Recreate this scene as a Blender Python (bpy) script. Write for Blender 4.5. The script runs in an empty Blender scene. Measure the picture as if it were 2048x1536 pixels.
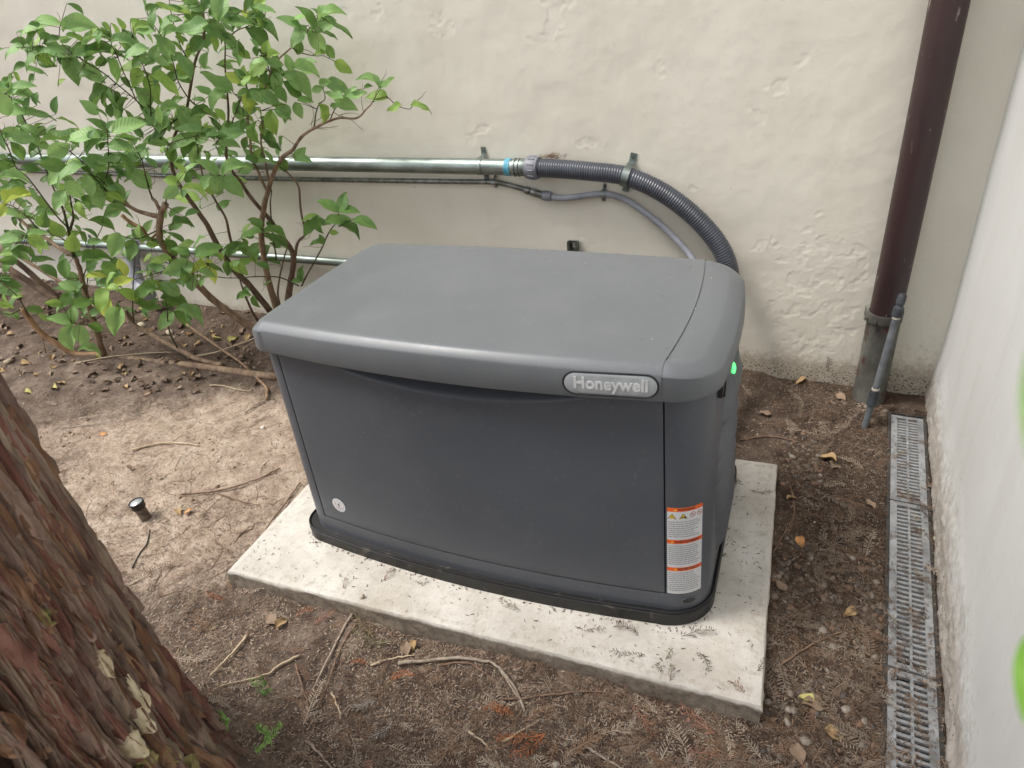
import bpy, bmesh, math, random
import numpy as np
from mathutils import Vector, Matrix

random.seed(11)
rng = np.random.default_rng(11)
scene = bpy.context.scene
col = scene.collection
R = math.radians

# ------------------------------------------------------------------ camera
CAM = np.array([1.44218, -0.94995, 1.42386])
F_PX = 1353.0                       # focal length in pixels of a 2048 px wide frame (a 24 mm phone lens)
AX_R = np.array([0.9239, 0.3703, -0.0961])
AX_F = np.array([-0.3640, 0.7739, -0.5183])
AX_F = AX_F / np.linalg.norm(AX_F)
AX_R = AX_R - AX_F * (AX_R @ AX_F); AX_R /= np.linalg.norm(AX_R)
AX_U = np.cross(AX_R, AX_F)
cam_data = bpy.data.cameras.new('camera')
cam = bpy.data.objects.new('camera', cam_data)
col.objects.link(cam)
m = Matrix.Identity(4)
for i in range(3):
    m[i][0] = AX_R[i]; m[i][1] = AX_U[i]; m[i][2] = -AX_F[i]; m[i][3] = CAM[i]
cam.matrix_world = m
cam_data.sensor_width = 36.0
cam_data.lens = F_PX / 2048 * 36
cam_data.clip_start = 0.02
cam_data.clip_end = 400
cam_data.dof.use_dof = True
cam_data.dof.focus_distance = 1.9
cam_data.dof.aperture_fstop = 7.0
scene.camera = cam

# ------------------------------------------------------------------ light
SUN_EL, SUN_AZ = R(58), R(-112)     # azimuth measured from +y (into the wall) clockwise: light from front left
world = bpy.data.worlds.new('World'); scene.world = world
world.use_nodes = True
wn = world.node_tree.nodes; wl = world.node_tree.links
bg = wn['Background']
sky = wn.new('ShaderNodeTexSky'); sky.sky_type = 'NISHITA'; sky.sun_disc = False
sky.sun_elevation = SUN_EL; sky.sun_rotation = SUN_AZ
sky.air_density = 1.2; sky.dust_density = 4.0; sky.ozone_density = 1.0
hs = wn.new('ShaderNodeHueSaturation'); hs.inputs['Saturation'].default_value = 0.30
wl.new(sky.outputs[0], hs.inputs['Color']); wl.new(hs.outputs[0], bg.inputs[0])
bg.inputs[1].default_value = 0.135
sd = bpy.data.lights.new('sun', 'SUN'); sd.energy = 1.5; sd.angle = R(16); sd.color = (1.0, 0.95, 0.87)
sun = bpy.data.objects.new('sun', sd); col.objects.link(sun)
sdir = Vector((math.sin(SUN_AZ) * math.cos(SUN_EL), math.cos(SUN_AZ) * math.cos(SUN_EL), math.sin(SUN_EL)))
sun.rotation_euler = sdir.to_track_quat('Z', 'Y').to_euler()
sun.location = (0, 0, 6)
vs = scene.view_settings
vs.view_transform = 'Standard'; vs.look = 'None'; vs.gamma = 1.0; vs.use_curve_mapping = False
vs.exposure = 0.74
scene.cycles.max_bounces = 6
scene.cycles.use_denoising = True

# ------------------------------------------------------------------ numeric helpers
def ray(px, py):
    return AX_F + AX_R * (px - 1024) / F_PX - AX_U * (py - 768) / F_PX
def on_z(px, py, z):
    d = ray(px, py); return CAM + d * ((z - CAM[2]) / d[2])
def on_y(px, py, y):
    d = ray(px, py); return CAM + d * ((y - CAM[1]) / d[1])
_tabs = {}
def vnoise(x, y, seed=0):
    if seed not in _tabs: _tabs[seed] = np.random.default_rng(1000 + seed).random((256, 256))
    t = _tabs[seed]
    x = np.asarray(x, float); y = np.asarray(y, float)
    ix = np.floor(x).astype(int); iy = np.floor(y).astype(int)
    fx = x - ix; fy = y - iy
    fx = fx * fx * fx * (fx * (fx * 6 - 15) + 10); fy = fy * fy * fy * (fy * (fy * 6 - 15) + 10)
    a = t[ix % 256, iy % 256]; b = t[(ix + 1) % 256, iy % 256]
    c = t[ix % 256, (iy + 1) % 256]; d = t[(ix + 1) % 256, (iy + 1) % 256]
    return (a * (1 - fx) + b * fx) * (1 - fy) + (c * (1 - fx) + d * fx) * fy
def fbm(x, y, seed=0, octv=4, gain=.5):
    s = 0; a = 1; n = 0
    for o in range(octv):
        s = s + a * (vnoise(x * 2 ** o + 17.3 * o, y * 2 ** o + 9.1 * o, seed + o) - .5); n += a; a *= gain
    return s / n * 2
def sstep(a, b, x):
    t = np.clip((np.asarray(x, float) - a) / (b - a), 0, 1); return t * t * (3 - 2 * t)

# ------------------------------------------------------------------ object helpers
def tag(o, label=None, cat=None, group=None, kind=None):
    if label: o['label'] = label
    if cat: o['category'] = cat
    if group: o['group'] = group
    if kind: o['kind'] = kind
    return o
def empty(name, loc=(0, 0, 0), rz=0, label=None, cat=None, group=None):
    o = bpy.data.objects.new(name, None); col.objects.link(o)
    o.location = loc; o.rotation_euler = (0, 0, rz); o.empty_display_size = .05
    return tag(o, label, cat, group)
def mesh_data(name, v, f, mats, smooth=True, angle=None, mi=None):
    me = bpy.data.meshes.new(name)
    me.from_pydata([tuple(map(float, p)) for p in v], [], [tuple(map(int, q)) for q in f])
    for mt in (mats if isinstance(mats, (list, tuple)) else [mats]): me.materials.append(mt)
    if mi is not None: me.polygons.foreach_set('material_index', list(mi))
    me.polygons.foreach_set('use_smooth', [smooth] * len(me.polygons))
    if smooth and angle: me.set_sharp_from_angle(angle=R(angle))
    me.update()
    return me
def obj(name, me, parent=None, loc=None):
    o = bpy.data.objects.new(name, me); col.objects.link(o)
    if parent is not None: o.parent = parent
    if loc is not None: o.location = loc
    return o
class MB:
    def __init__(s): s.v = []; s.f = []; s.mi = []
    def add(s, v, f, mi=0):
        b = len(s.v); s.v += [tuple(p) for p in v]; s.f += [tuple(i + b for i in q) for q in f]; s.mi += [mi] * len(f)
        return s
    def box(s, c, d, mi=0, rot=None, taper=1.0):
        x, y, z = d[0] / 2, d[1] / 2, d[2] / 2
        P = [(-x, -y, -z), (x, -y, -z), (x, y, -z), (-x, y, -z), (-x * taper, -y * taper, z), (x * taper, -y * taper, z), (x * taper, y * taper, z), (-x * taper, y * taper, z)]
        M = Matrix(rot) if rot is not None else Matrix.Identity(3)
        P = [tuple(M @ Vector(p) + Vector(c)) for p in P]
        return s.add(P, [(0, 3, 2, 1), (4, 5, 6, 7), (0, 1, 5, 4), (1, 2, 6, 5), (2, 3, 7, 6), (3, 0, 4, 7)], mi)
    def loft(s, rings, closed=True, cap0=False, cap1=False, mi=0):
        n = len(rings[0]); v = [p for r in rings for p in r]; f = []
        for i in range(len(rings) - 1):
            for j in range(n if closed else n - 1):
                k = (j + 1) % n
                f.append((i * n + j, i * n + k, (i + 1) * n + k, (i + 1) * n + j))
        if cap0: f.append(tuple(range(n - 1, -1, -1)))
        if cap1: f.append(tuple((len(rings) - 1) * n + j for j in range(n)))
        return s.add(v, f, mi)
    def tube(s, pts, rad, n=12, caps=True, mi=0, squash=None):
        pts = [np.array(p, float) for p in pts]; N = len(pts)
        rad = [rad] * N if np.isscalar(rad) else rad
        t = [pts[min(i + 1, N - 1)] - pts[max(i - 1, 0)] for i in range(N)]
        t = [q / (np.linalg.norm(q) + 1e-12) for q in t]
        ref = np.array([0, 0, 1.0]) if abs(t[0][2]) < .9 else np.array([0, 1.0, 0])
        u = np.cross(t[0], ref); u /= np.linalg.norm(u)
        rings = []
        for i in range(N):
            u = u - t[i] * (u @ t[i]); u /= np.linalg.norm(u) + 1e-12
            w = np.cross(t[i], u)
            rings.append([tuple(pts[i] + rad[i] * (math.cos(a) * u + math.sin(a) * w)) for a in [2 * math.pi * k / n for k in range(n)]])
        return s.loft(rings, True, caps, caps, mi)
    def grid(s, P, mi=0, flip=False):
        P = np.asarray(P); a, b = P.shape[:2]
        f = []
        for i in range(a - 1):
            for j in range(b - 1):
                q = (i * b + j, i * b + j + 1, (i + 1) * b + j + 1, (i + 1) * b + j)
                f.append(q[::-1] if flip else q)
        return s.add(P.reshape(-1, 3), f, mi)
    def build(s, name, mat, parent=None, smooth=True, angle=None, loc=None):
        ms = mat if isinstance(mat, (list, tuple)) else [mat]
        return obj(name, mesh_data(name, s.v, s.f, ms, smooth, angle, s.mi if len(ms) > 1 else None), parent, loc)
def grid_mesh(name, P, mat, flip=False):
    """large numpy grid -> mesh, fast"""
    a, b = P.shape[:2]
    idx = np.arange(a * b).reshape(a, b)
    q = np.stack([idx[:-1, :-1], idx[:-1, 1:], idx[1:, 1:], idx[1:, :-1]], -1).reshape(-1, 4)
    if flip: q = q[:, ::-1]
    return np_mesh(name, P.reshape(-1, 3), q, mat)
def np_mesh(name, V, Q, mat, smooth=True, colr=None, fmi=None):
    me = bpy.data.meshes.new(name); V = np.ascontiguousarray(V, dtype=np.float32); Q = np.ascontiguousarray(Q, dtype=np.int32)
    n, k = Q.shape
    me.vertices.add(len(V)); me.vertices.foreach_set('co', V.ravel())
    me.loops.add(n * k); me.loops.foreach_set('vertex_index', Q.ravel())
    me.polygons.add(n); me.polygons.foreach_set('loop_start', np.arange(0, n * k, k, dtype=np.int32))
    me.polygons.foreach_set('loop_total', np.full(n, k, dtype=np.int32))
    me.polygons.foreach_set('use_smooth', np.full(n, smooth))
    for mt in (mat if isinstance(mat, (list, tuple)) else [mat]): me.materials.append(mt)
    if fmi is not None: me.polygons.foreach_set('material_index', np.asarray(fmi, dtype=np.int32))
    me.update(calc_edges=True); me.validate()
    if colr is not None:
        at = me.color_attributes.new('col', 'FLOAT_COLOR', 'POINT')
        c4 = np.ones((len(V), 4), np.float32); c4[:, :colr.shape[1]] = colr
        at.data.foreach_set('color', c4.ravel())
    return me
def spline(pts, per=8):
    p = [np.array(q, float) for q in pts]; p = [2 * p[0] - p[1]] + p + [2 * p[-1] - p[-2]]
    out = []
    for i in range(1, len(p) - 2):
        for k in range(per):
            t = k / per
            out.append(.5 * (2 * p[i] + (p[i + 1] - p[i - 1]) * t + (2 * p[i - 1] - 5 * p[i] + 4 * p[i + 1] - p[i + 2]) * t * t + (3 * p[i] - p[i - 1] - 3 * p[i + 1] + p[i + 2]) * t ** 3))
    out.append(p[-2]); return out

# ------------------------------------------------------------------ materials
def lin(r, g, b):
    return tuple(((c / 255) / 12.92 if c / 255 <= .04045 else ((c / 255 + .055) / 1.055) ** 2.4) for c in (r, g, b)) + (1,)
class NT:
    def __init__(s, name):
        s.m = bpy.data.materials.new(name); s.m.use_nodes = True
        s.t = s.m.node_tree; s.b = s.t.nodes['Principled BSDF']
    def n(s, typ, **kw):
        nd = s.t.nodes.new(typ)
        for k, v in kw.items(): setattr(nd, k, v)
        return nd
    def l(s, a, b): s.t.links.new(a, b)
    def coord(s, scale=(1, 1, 1), kind='Object'):
        tc = s.n('ShaderNodeTexCoord'); mp = s.n('ShaderNodeMapping'); mp.inputs['Scale'].default_value = scale
        s.l(tc.outputs[kind], mp.inputs[0]); return mp.outputs[0]
    def noise(s, vec, scale, detail=5, rough=.55, dist=0):
        nd = s.n('ShaderNodeTexNoise'); nd.inputs['Scale'].default_value = scale; nd.inputs['Detail'].default_value = detail
        nd.inputs['Roughness'].default_value = rough; nd.inputs['Distortion'].default_value = dist
        s.l(vec, nd.inputs['Vector']); return nd.outputs['Fac']
    def ramp(s, fac, stops, interp='LINEAR'):
        nd = s.n('ShaderNodeValToRGB'); nd.color_ramp.interpolation = interp
        e = nd.color_ramp.elements
        while len(e) < len(stops): e.new(.5)
        for el, (p, c) in zip(e, stops):
            el.position = p; el.color = c if len(c) == 4 else tuple(c) + (1,)
        s.l(fac, nd.inputs[0]); return nd.outputs[0]
    def mix(s, fac, a, b, mode='MIX'):
        nd = s.n('ShaderNodeMix', data_type='RGBA', blend_type=mode)
        for sock, v in ((nd.inputs[0], fac), (nd.inputs[6], a), (nd.inputs[7], b)):
            if hasattr(v, 'is_linked'): s.l(v, sock)
            elif isinstance(v, (int, float)): sock.default_value = v
            else: sock.default_value = v if len(v) == 4 else tuple(v) + (1,)
        return nd.outputs[2]
    def math(s, op, a, b=None):
        nd = s.n('ShaderNodeMath', operation=op)
        for i, v in enumerate((a, b)):
            if v is None: continue
            if hasattr(v, 'is_linked'): s.l(v, nd.inputs[i])
            else: nd.inputs[i].default_value = v
        return nd.outputs[0]
    def attr(s, name='col'):
        nd = s.n('ShaderNodeAttribute', attribute_name=name); return nd
    def bump(s, h, strength=.3, dist=.002, prev=None):
        nd = s.n('ShaderNodeBump'); nd.inputs['Strength'].default_value = strength; nd.inputs['Distance'].default_value = dist
        s.l(h, nd.inputs['Height'])
        if prev is not None: s.l(prev, nd.inputs['Normal'])
        s.l(nd.outputs[0], s.b.inputs['Normal']); return nd.outputs[0]
    def set(s, col=None, rough=None, metal=None, spec=None, **kw):
        def put(nm, v):
            if v is None: return
            k = s.b.inputs[nm]
            if hasattr(v, 'is_linked'): s.l(v, k)
            elif nm.endswith('Color') and not isinstance(v, (int, float)): k.default_value = v if len(v) == 4 else tuple(v) + (1,)
            else: k.default_value = v
        put('Base Color', col); put('Roughness', rough); put('Metallic', metal); put('Specular IOR Level', spec)
        for k, v in kw.items(): put(k.replace('_', ' '), v)
        return s
def mat_var(name, c0, c1, scale=8, rough=.6, metal=0, bump=0, bscale=60, bdist=.001, spec=.5, stretch=(1, 1, 1), detail=5, lo=.35, hi=.65, rvar=0):
    t = NT(name); v = t.coord(stretch)
    f = t.noise(v, scale, detail)
    t.set(t.ramp(f, [(lo, c0), (hi, c1)]), rough, metal, spec)
    if rvar:
        t.set(rough=t.ramp(t.noise(v, scale * .7, 4), [(.3, (rough - rvar,) * 3), (.7, (rough + rvar,) * 3)]))
    if bump: t.bump(t.noise(v, bscale, 4), bump, bdist)
    return t.m
# ------------------------------------------------------------------ layout numbers
YW, WY = 1.5316, -0.0077            # back wall
RY = -0.0636                        # run of the side wall and the drain
PW, PD, PA = 1.493, 0.8763, 0.0252  # concrete pad
GX, GY = 0.7201, 0.2408             # generator
def wall_y(x): return YW + math.sin(WY) * (np.asarray(x) - 1.9)
def side_x(y): return 1.947 + 0.0636 * (np.asarray(y) - 1.3)
def drain_x(y, u): return 1.8182 + u + 0.0636 * (np.asarray(y) - 1.3)
def pad_uv(x, y):
    c, s = math.cos(PA), math.sin(PA); return c * x + s * y, -s * x + c * y
TRUNK = np.array([0.20, -0.80])   # tree axis at the ground

def gz(x, y, fine=True):
    x = np.asarray(x, float); y = np.asarray(y, float)
    u, v = pad_uv(x, y)
    z = -.055 + 0 * x
    z = z - .028 * sstep(.1, 1.5, x) * sstep(.15, -.15, y)             # deeper at the front right of the pad
    z = z + .03 * sstep(.25, -.4, x) * sstep(-.6, .2, y)                # soil lies higher to the left
    z = z + .075 * sstep(-1.3, -3.2, x) * sstep(.3, 1.4, y)
    z = z + .03 * sstep(1.2, 1.5, y) * sstep(1.9, 1.2, x)
    d = np.hypot(x - TRUNK[0], y - TRUNK[1])
    z = z + .07 * sstep(.75, .35, d)
    if fine:
        amp = 1 - .55 * sstep(1.5, 1.55, x)
        z = z + amp * (.020 * fbm(x * 2.1, y * 2.1, 3, 3) + .011 * fbm(x * 9, y * 9, 7, 4) + .0045 * fbm(x * 40, y * 40, 12, 3))
    # soil is flattened against the slab and cut out under it
    inside = (u > .04) & (u < PW - .04) & (v > .04) & (v < PD - .04)
    z = np.where(inside, -.16, z)
    w = x - drain_x(y, 0)
    near = sstep(-.05, -.012, w) * sstep(.16, .125, w) * (y < 1.45)
    z = z * (1 - near) + (-.056) * near
    z = np.where((w > .004) & (w < .103) & (y < 1.42), -.17, z)
    return z

# ------------------------------------------------------------------ ground
t = NT('soil')
P0 = t.coord()
a = t.attr('col'); sp = t.n('ShaderNodeSeparateColor'); t.l(a.outputs['Color'], sp.inputs[0])
n1 = t.noise(P0, 14, 8, .65); n2 = t.noise(P0, 70, 6, .7); n3 = t.noise(P0, 300, 3, .7); n4 = t.noise(P0, 5, 4)
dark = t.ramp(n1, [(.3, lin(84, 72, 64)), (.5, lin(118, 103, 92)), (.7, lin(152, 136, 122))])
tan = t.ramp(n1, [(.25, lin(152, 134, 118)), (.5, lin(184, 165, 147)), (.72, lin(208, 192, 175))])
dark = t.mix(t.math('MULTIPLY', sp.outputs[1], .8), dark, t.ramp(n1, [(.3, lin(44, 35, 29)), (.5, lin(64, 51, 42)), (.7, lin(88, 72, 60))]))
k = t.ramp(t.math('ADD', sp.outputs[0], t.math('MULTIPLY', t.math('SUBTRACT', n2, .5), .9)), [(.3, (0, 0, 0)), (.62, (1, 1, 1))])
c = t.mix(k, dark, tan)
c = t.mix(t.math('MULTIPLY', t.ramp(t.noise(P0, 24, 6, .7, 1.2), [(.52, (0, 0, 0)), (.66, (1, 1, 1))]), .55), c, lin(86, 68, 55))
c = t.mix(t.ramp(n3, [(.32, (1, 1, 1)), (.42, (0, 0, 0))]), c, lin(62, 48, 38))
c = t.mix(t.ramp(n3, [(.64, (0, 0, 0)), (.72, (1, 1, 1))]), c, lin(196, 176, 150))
t.set(c, .95, 0, .2)
b1 = t.bump(n2, .9, .012); t.bump(n3, .8, .004, b1)
M_SOIL = t.m

xs = np.concatenate([[-80, -40, -20, -10, -6.5, -5], np.linspace(-4, -1.2, 150), np.linspace(-1.19, 2.0, 300), [2.4, 3.5, 7, 20, 80]])
ys = np.concatenate([[-80, -40, -15, -6, -3, -1.8], np.linspace(-1.2, 1.6, 270), [2, 3, 6, 20, 80]])
X, Y = np.meshgrid(xs, ys)
Z = gz(X, Y)
u, v = pad_uv(X, Y)
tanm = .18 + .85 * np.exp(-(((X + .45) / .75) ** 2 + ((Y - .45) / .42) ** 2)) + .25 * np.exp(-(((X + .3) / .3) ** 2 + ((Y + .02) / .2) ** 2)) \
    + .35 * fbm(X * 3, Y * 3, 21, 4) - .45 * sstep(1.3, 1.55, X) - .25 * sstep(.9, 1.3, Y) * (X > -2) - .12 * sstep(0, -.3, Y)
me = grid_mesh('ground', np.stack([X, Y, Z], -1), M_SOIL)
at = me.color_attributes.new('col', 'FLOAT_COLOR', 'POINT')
c4 = np.ones((X.size, 4), np.float32); damp_shade = .95 * sstep(1.42, 1.52, X) + .75 * sstep(.85, 1.2, Y) * (X < 1.5) + .35 * sstep(.1, 0, Y) * sstep(.3, .9, X)  # damp soil tone, also painting in contact shade at right and under shrub
c4[:, 0] = np.clip(tanm, 0, 1).ravel(); c4[:, 1] = np.clip(damp_shade + .2 * fbm(X * 5, Y * 5, 27, 3), 0, 1).ravel(); at.data.foreach_set('color', c4.ravel())
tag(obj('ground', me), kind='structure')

# ------------------------------------------------------------------ walls
def wall_mat(name, base, light, stain):
    t = NT(name); P0 = t.coord(); Pv = t.coord((1, 1, .25))
    a = t.attr('col'); sp = t.n('ShaderNodeSeparateColor'); t.l(a.outputs['Color'], sp.inputs[0])
    n1 = t.noise(P0, 1.6, 4); n2 = t.noise(Pv, 6, 6, .6); n3 = t.noise(P0, 55, 5, .7); n4 = t.noise(P0, 120, 3, .6); n5 = t.noise(P0, 330, 2)
    c = t.mix(t.ramp(n1, [(.3, (0, 0, 0)), (.7, (1, 1, 1))]), base, light)
    c = t.mix(t.math('MULTIPLY', t.ramp(n2, [(.50, (0, 0, 0)), (.78, (1, 1, 1))]), .30), c, stain)
    c = t.mix(t.math('MULTIPLY', t.ramp(n3, [(.56, (0, 0, 0)), (.7, (1, 1, 1))]), .18), c, stain)
    c = t.mix(t.math('MULTIPLY', sp.outputs[0], .10), c, tuple(min(1, q * 1.12) for q in light[:3]))
    # dirt: brown wash and mould specks, from the painted-in mask
    dm = t.math('ADD', sp.outputs[1], t.math('MULTIPLY', t.math('SUBTRACT', n3, .5), 1.6))
    c = t.mix(t.math('MULTIPLY', t.ramp(dm, [(.35, (0, 0, 0)), (1.0, (1, 1, 1))]), .55), c, lin(128, 108, 84))
    sm = t.math('ADD', sp.outputs[2], t.math('MULTIPLY', t.math('SUBTRACT', n4, .5), 2.2))
    c = t.mix(t.math('MULTIPLY', t.ramp(sm, [(.86, (0, 0, 0)), (.98, (1, 1, 1))]), .85), c, lin(52, 46, 38))
    # sparse fly specks
    vo = t.n('ShaderNodeTexVoronoi'); vo.inputs['Scale'].default_value = 13; t.l(t.coord((1, 1, .6)), vo.inputs['Vector'])
    spk = t.ramp(vo.outputs['Distance'], [(.022, (1, 1, 1)), (.034, (0, 0, 0))])
    sc_ = t.n('ShaderNodeSeparateColor'); t.l(vo.outputs['Color'], sc_.inputs[0])
    spk = t.math('MULTIPLY', spk, t.ramp(sc_.outputs[0], [(.6, (0, 0, 0)), (.62, (1, 1, 1))]))
    c = t.mix(t.math('MULTIPLY', spk, .8), c, lin(70, 62, 54))
    t.set(c, .72, 0, .3)
    b1 = t.bump(n2, .18, .006); b2 = t.bump(n3, .22, .003, b1); t.bump(n5, .25, .0012, b2)
    return t.m
M_WALL = wall_mat('cream_render', (.69, .655, .565, 1), (.735, .705, .62, 1), (.54, .50, .415, 1))
M_SIDE = wall_mat('pale_side_render', (.56, .562, .553, 1), (.62, .622, .615, 1), (.40, .39, .36, 1))

def peel_relief(X, Z, patches, seed):
    """flaked paint: sunken ragged patches with curled lips; returns displacement towards the room and the mask"""
    n = fbm(X * 34, Z * 34, seed, 4); n2 = fbm(X * 80, Z * 80, seed + 9, 3)
    mk = np.zeros_like(X)
    wx = fbm(X * 16, Z * 16, seed + 21, 3); wz = fbm(X * 16, Z * 16, seed + 25, 3)
    for (px, pz, r, asp, s) in patches:
        e = 1 - np.sqrt(((X - px + wx * r * 1.3) / (r * asp)) ** 2 + ((Z - pz + wz * r * 1.3) / r) ** 2)
        mk = np.maximum(mk, np.clip(e, 0, 1) * s)
    val = mk * 1.2 + n * 1.5 * np.clip(mk * 5, 0, 1) - .24
    hole = sstep(.10, .22, val); lip = np.exp(-((val - .08) / .09) ** 2) * (mk > .02)
    return -.0008 * hole + .0006 * lip + .0005 * n2 * hole, hole

xs = np.concatenate([[-7, -5, -4], np.linspace(-3.2, -.9, 230), np.linspace(-.895, 1.985, 560), [2.2]])
zs = np.concatenate([[-.3], np.linspace(-.12, 1.62, 340), [1.8, 2.2, 2.9]])
X, Z = np.meshgrid(xs, zs)
pk = []
for (px, py, r, asp, s) in [(870, 45, 26, 1.1, 1), (908, 52, 12, .8, 1), (1115, 25, 24, 1, 1), (1106, 62, 20, 1.3, 1), (1104, 88, 15, 1, 1), (1055, 86, 12, 1, .9),
                            (962, 250, 20, 1.2, 1), (942, 278, 15, 1.3, .9), (1562, 178, 26, 1.1, .95), (1508, 224, 16, 1, .9), (692, 28, 14, 1, 1), (750, 18, 14, 1, 1), (725, 214, 15, 1, 1),
                            (1180, 288, 14, 2, .9), (1140, 0, 15, 1.2, 1), (1270, 0, 12, 1.2, .9), (985, 445, 16, 1.4, .8), (1185, 490, 14, 1.6, .9), (1320, 130, 16, .6, .7), (1395, 380, 14, .6, .9),
                            (1600, 520, 60, 2.2, .30), (1680, 560, 60, 1.8, .30), (1590, 600, 60, 1.6, .30), (1650, 640, 55, 1.8, .30), (1560, 640, 45, 1.4, .30), (1735, 520, 30, 1.2, .7),
                            (1540, 560, 35, 1.4, .6), (1620, 690, 40, 2, .5), (1850, 640, 30, 1, .8), (1865, 690, 26, 1, .8), (1840, 745, 40, 1.6, .8), (1600, 115, 12, .7, .8), (860, 620, 25, 1.5, .7)]:
    p = on_y(px, py, YW); d = np.linalg.norm(p - CAM)
    pk.append((p[0], p[2], r * d / F_PX, asp, s))
dsp, hole = peel_relief(X, Z, pk, 31)
lump = .0035 * fbm(X * 2.2, Z * 2.2, 41, 3) + .0016 * fbm(X * 11, Z * 11, 44, 3)
rough_zone = np.exp(-(((X - 1.5) / .28) ** 2 + ((Z - .27) / .2) ** 2)) + .8 * sstep(.12, .0, Z) * sstep(.2, 1.2, X)
lump = lump + rough_zone * (.0005 * fbm(X * 13, Z * 20, 51, 4) + .0005 * np.abs(fbm(X * 7, Z * 12, 55, 3)))
Yg = wall_y(X) - (dsp + lump)
dirt = .95 * sstep(.10, -.03, Z) + .35 * sstep(.3, .0, Z) * sstep(-.5, .5, X) + .2 * sstep(.5, -.1, Z) * sstep(1.6, 1.9, X)
speck = .40 * sstep(.17, -.01, Z + .05 * fbm(X * 6, Z * 6, 58, 3)) * sstep(1.05, 1.3, X) + .15 * rough_zone * sstep(.4, .1, Z) + .25 * sstep(.12, -.02, Z)
P_ = np.stack([X, Yg, Z], -1)
top = P_[-1:].copy(); top[..., 1] += .25; bot = P_[:1].copy(); bot[..., 1] += .25
me = grid_mesh('back_wall', np.concatenate([bot, P_, top], 0), M_WALL)
at = me.color_attributes.new('col', 'FLOAT_COLOR', 'POINT'); c4 = np.ones(((X.shape[0] + 2) * X.shape[1], 4), np.float32)
n_ = X.shape[1]
for kk, arr in enumerate((hole, np.clip(dirt, 0, 1), np.clip(speck, 0, 1))):
    c4[:, kk] = 0; c4[n_:-n_, kk] = arr.ravel()
at.data.foreach_set('color', c4.ravel())
tag(obj('garden_wall', me), 'long cream rendered wall with flaking paint behind the generator', 'wall')

ys = np.concatenate([[-4, -2.5, -1.6], np.linspace(-1.1, 1.6, 420), [1.75]])
zs = np.concatenate([[-.3], np.linspace(-.13, 1.45, 300), [1.6, 2.0, 2.9]])
Yv, Zv = np.meshgrid(ys, zs)
foot = sstep(.20, -.02, Zv + .06 * fbm(Yv * 3, Yv * 0 + 4, 66, 3))
d2 = .004 * fbm(Yv * 1.8, Zv * 1.8, 61, 3) + foot * (.010 + .006 * fbm(Yv * 22, Zv * 22, 63, 4) + .003 * fbm(Yv * 60, Zv * 60, 69, 3))
pk2 = [(rng.uniform(-.3, 1.4), rng.uniform(.0, .5), rng.uniform(.008, .02), .5, .8) for _ in range(26)]
dsp2, hole2 = peel_relief(Yv, Zv, pk2, 71)
Xv = side_x(Yv) - d2 - dsp2 * .7
P_ = np.stack([Xv, Yv, Zv], -1)
top = P_[-1:].copy(); top[..., 0] += .25; bot = P_[:1].copy(); bot[..., 0] += .25
me = grid_mesh('side_wall', np.concatenate([bot, P_, top], 0), M_SIDE, flip=True)
at = me.color_attributes.new('col', 'FLOAT_COLOR', 'POINT'); n_ = Yv.shape[1]; c4 = np.ones(((Yv.shape[0] + 2) * n_, 4), np.float32)
for kk, arr in enumerate((hole2 * 0, np.clip(1.0 * sstep(.08, -.07, Zv) + .6 * foot + .25 * sstep(.5, 0, Zv), 0, 1), np.clip(.66 * foot * sstep(.25, .0, Zv), 0, 1))):
    c4[:, kk] = 0; c4[n_:-n_, kk] = arr.ravel()
at.data.foreach_set('color', c4.ravel())
tag(obj('side_wall', me), 'smooth pale white rendered wall running along the right edge beside the drain', 'wall')

# ------------------------------------------------------------------ concrete pad
t = NT('concrete'); P0 = t.coord()
n1 = t.noise(P0, 5, 6, .6); n2 = t.noise(P0, 45, 6, .7); n3 = t.noise(P0, 220, 4, .7); n4 = t.noise(P0, 110, 3, .6)
c = t.ramp(n1, [(.3, lin(176, 171, 162)), (.55, lin(202, 198, 190)), (.75, lin(216, 213, 207))])
c = t.mix(t.math('MULTIPLY', t.ramp(n2, [(.5, (0, 0, 0)), (.72, (1, 1, 1))]), .38), c, lin(150, 138, 120))
c = t.mix(t.math('MULTIPLY', t.ramp(t.noise(P0, 3.2, 7, .7, .8), [(.5, (0, 0, 0)), (.68, (1, 1, 1))]), .42), c, lin(158, 146, 128))
c = t.mix(t.math('MULTIPLY', t.ramp(n4, [(.63, (0, 0, 0)), (.70, (1, 1, 1))]), .45), c, lin(112, 100, 86))
a = t.attr('col'); sp = t.n('ShaderNodeSeparateColor'); t.l(a.outputs['Color'], sp.inputs[0])
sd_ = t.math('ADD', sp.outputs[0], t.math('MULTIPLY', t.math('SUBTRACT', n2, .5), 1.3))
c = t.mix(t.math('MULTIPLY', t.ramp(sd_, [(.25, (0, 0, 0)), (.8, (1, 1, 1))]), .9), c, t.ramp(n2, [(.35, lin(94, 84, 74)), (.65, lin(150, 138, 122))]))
t.set(c, .9, 0, .2)
b1 = t.bump(n2, .35, .006); t.bump(n3, .5, .002, b1)
M_CONC = t.m
def rect_ring(w0, d0, w1, d1, z, nx=150, ny=90):
    a = [(x, d0) for x in np.linspace(w0, w1, nx, endpoint=False)] + [(w1, y) for y in np.linspace(d0, d1, ny, endpoint=False)] \
        + [(x, d1) for x in np.linspace(w1, w0, nx, endpoint=False)] + [(w0, y) for y in np.linspace(d1, d0, ny, endpoint=False)]
    return np.array([(x, y, z) for x, y in a])
rings = []; side = []
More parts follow.
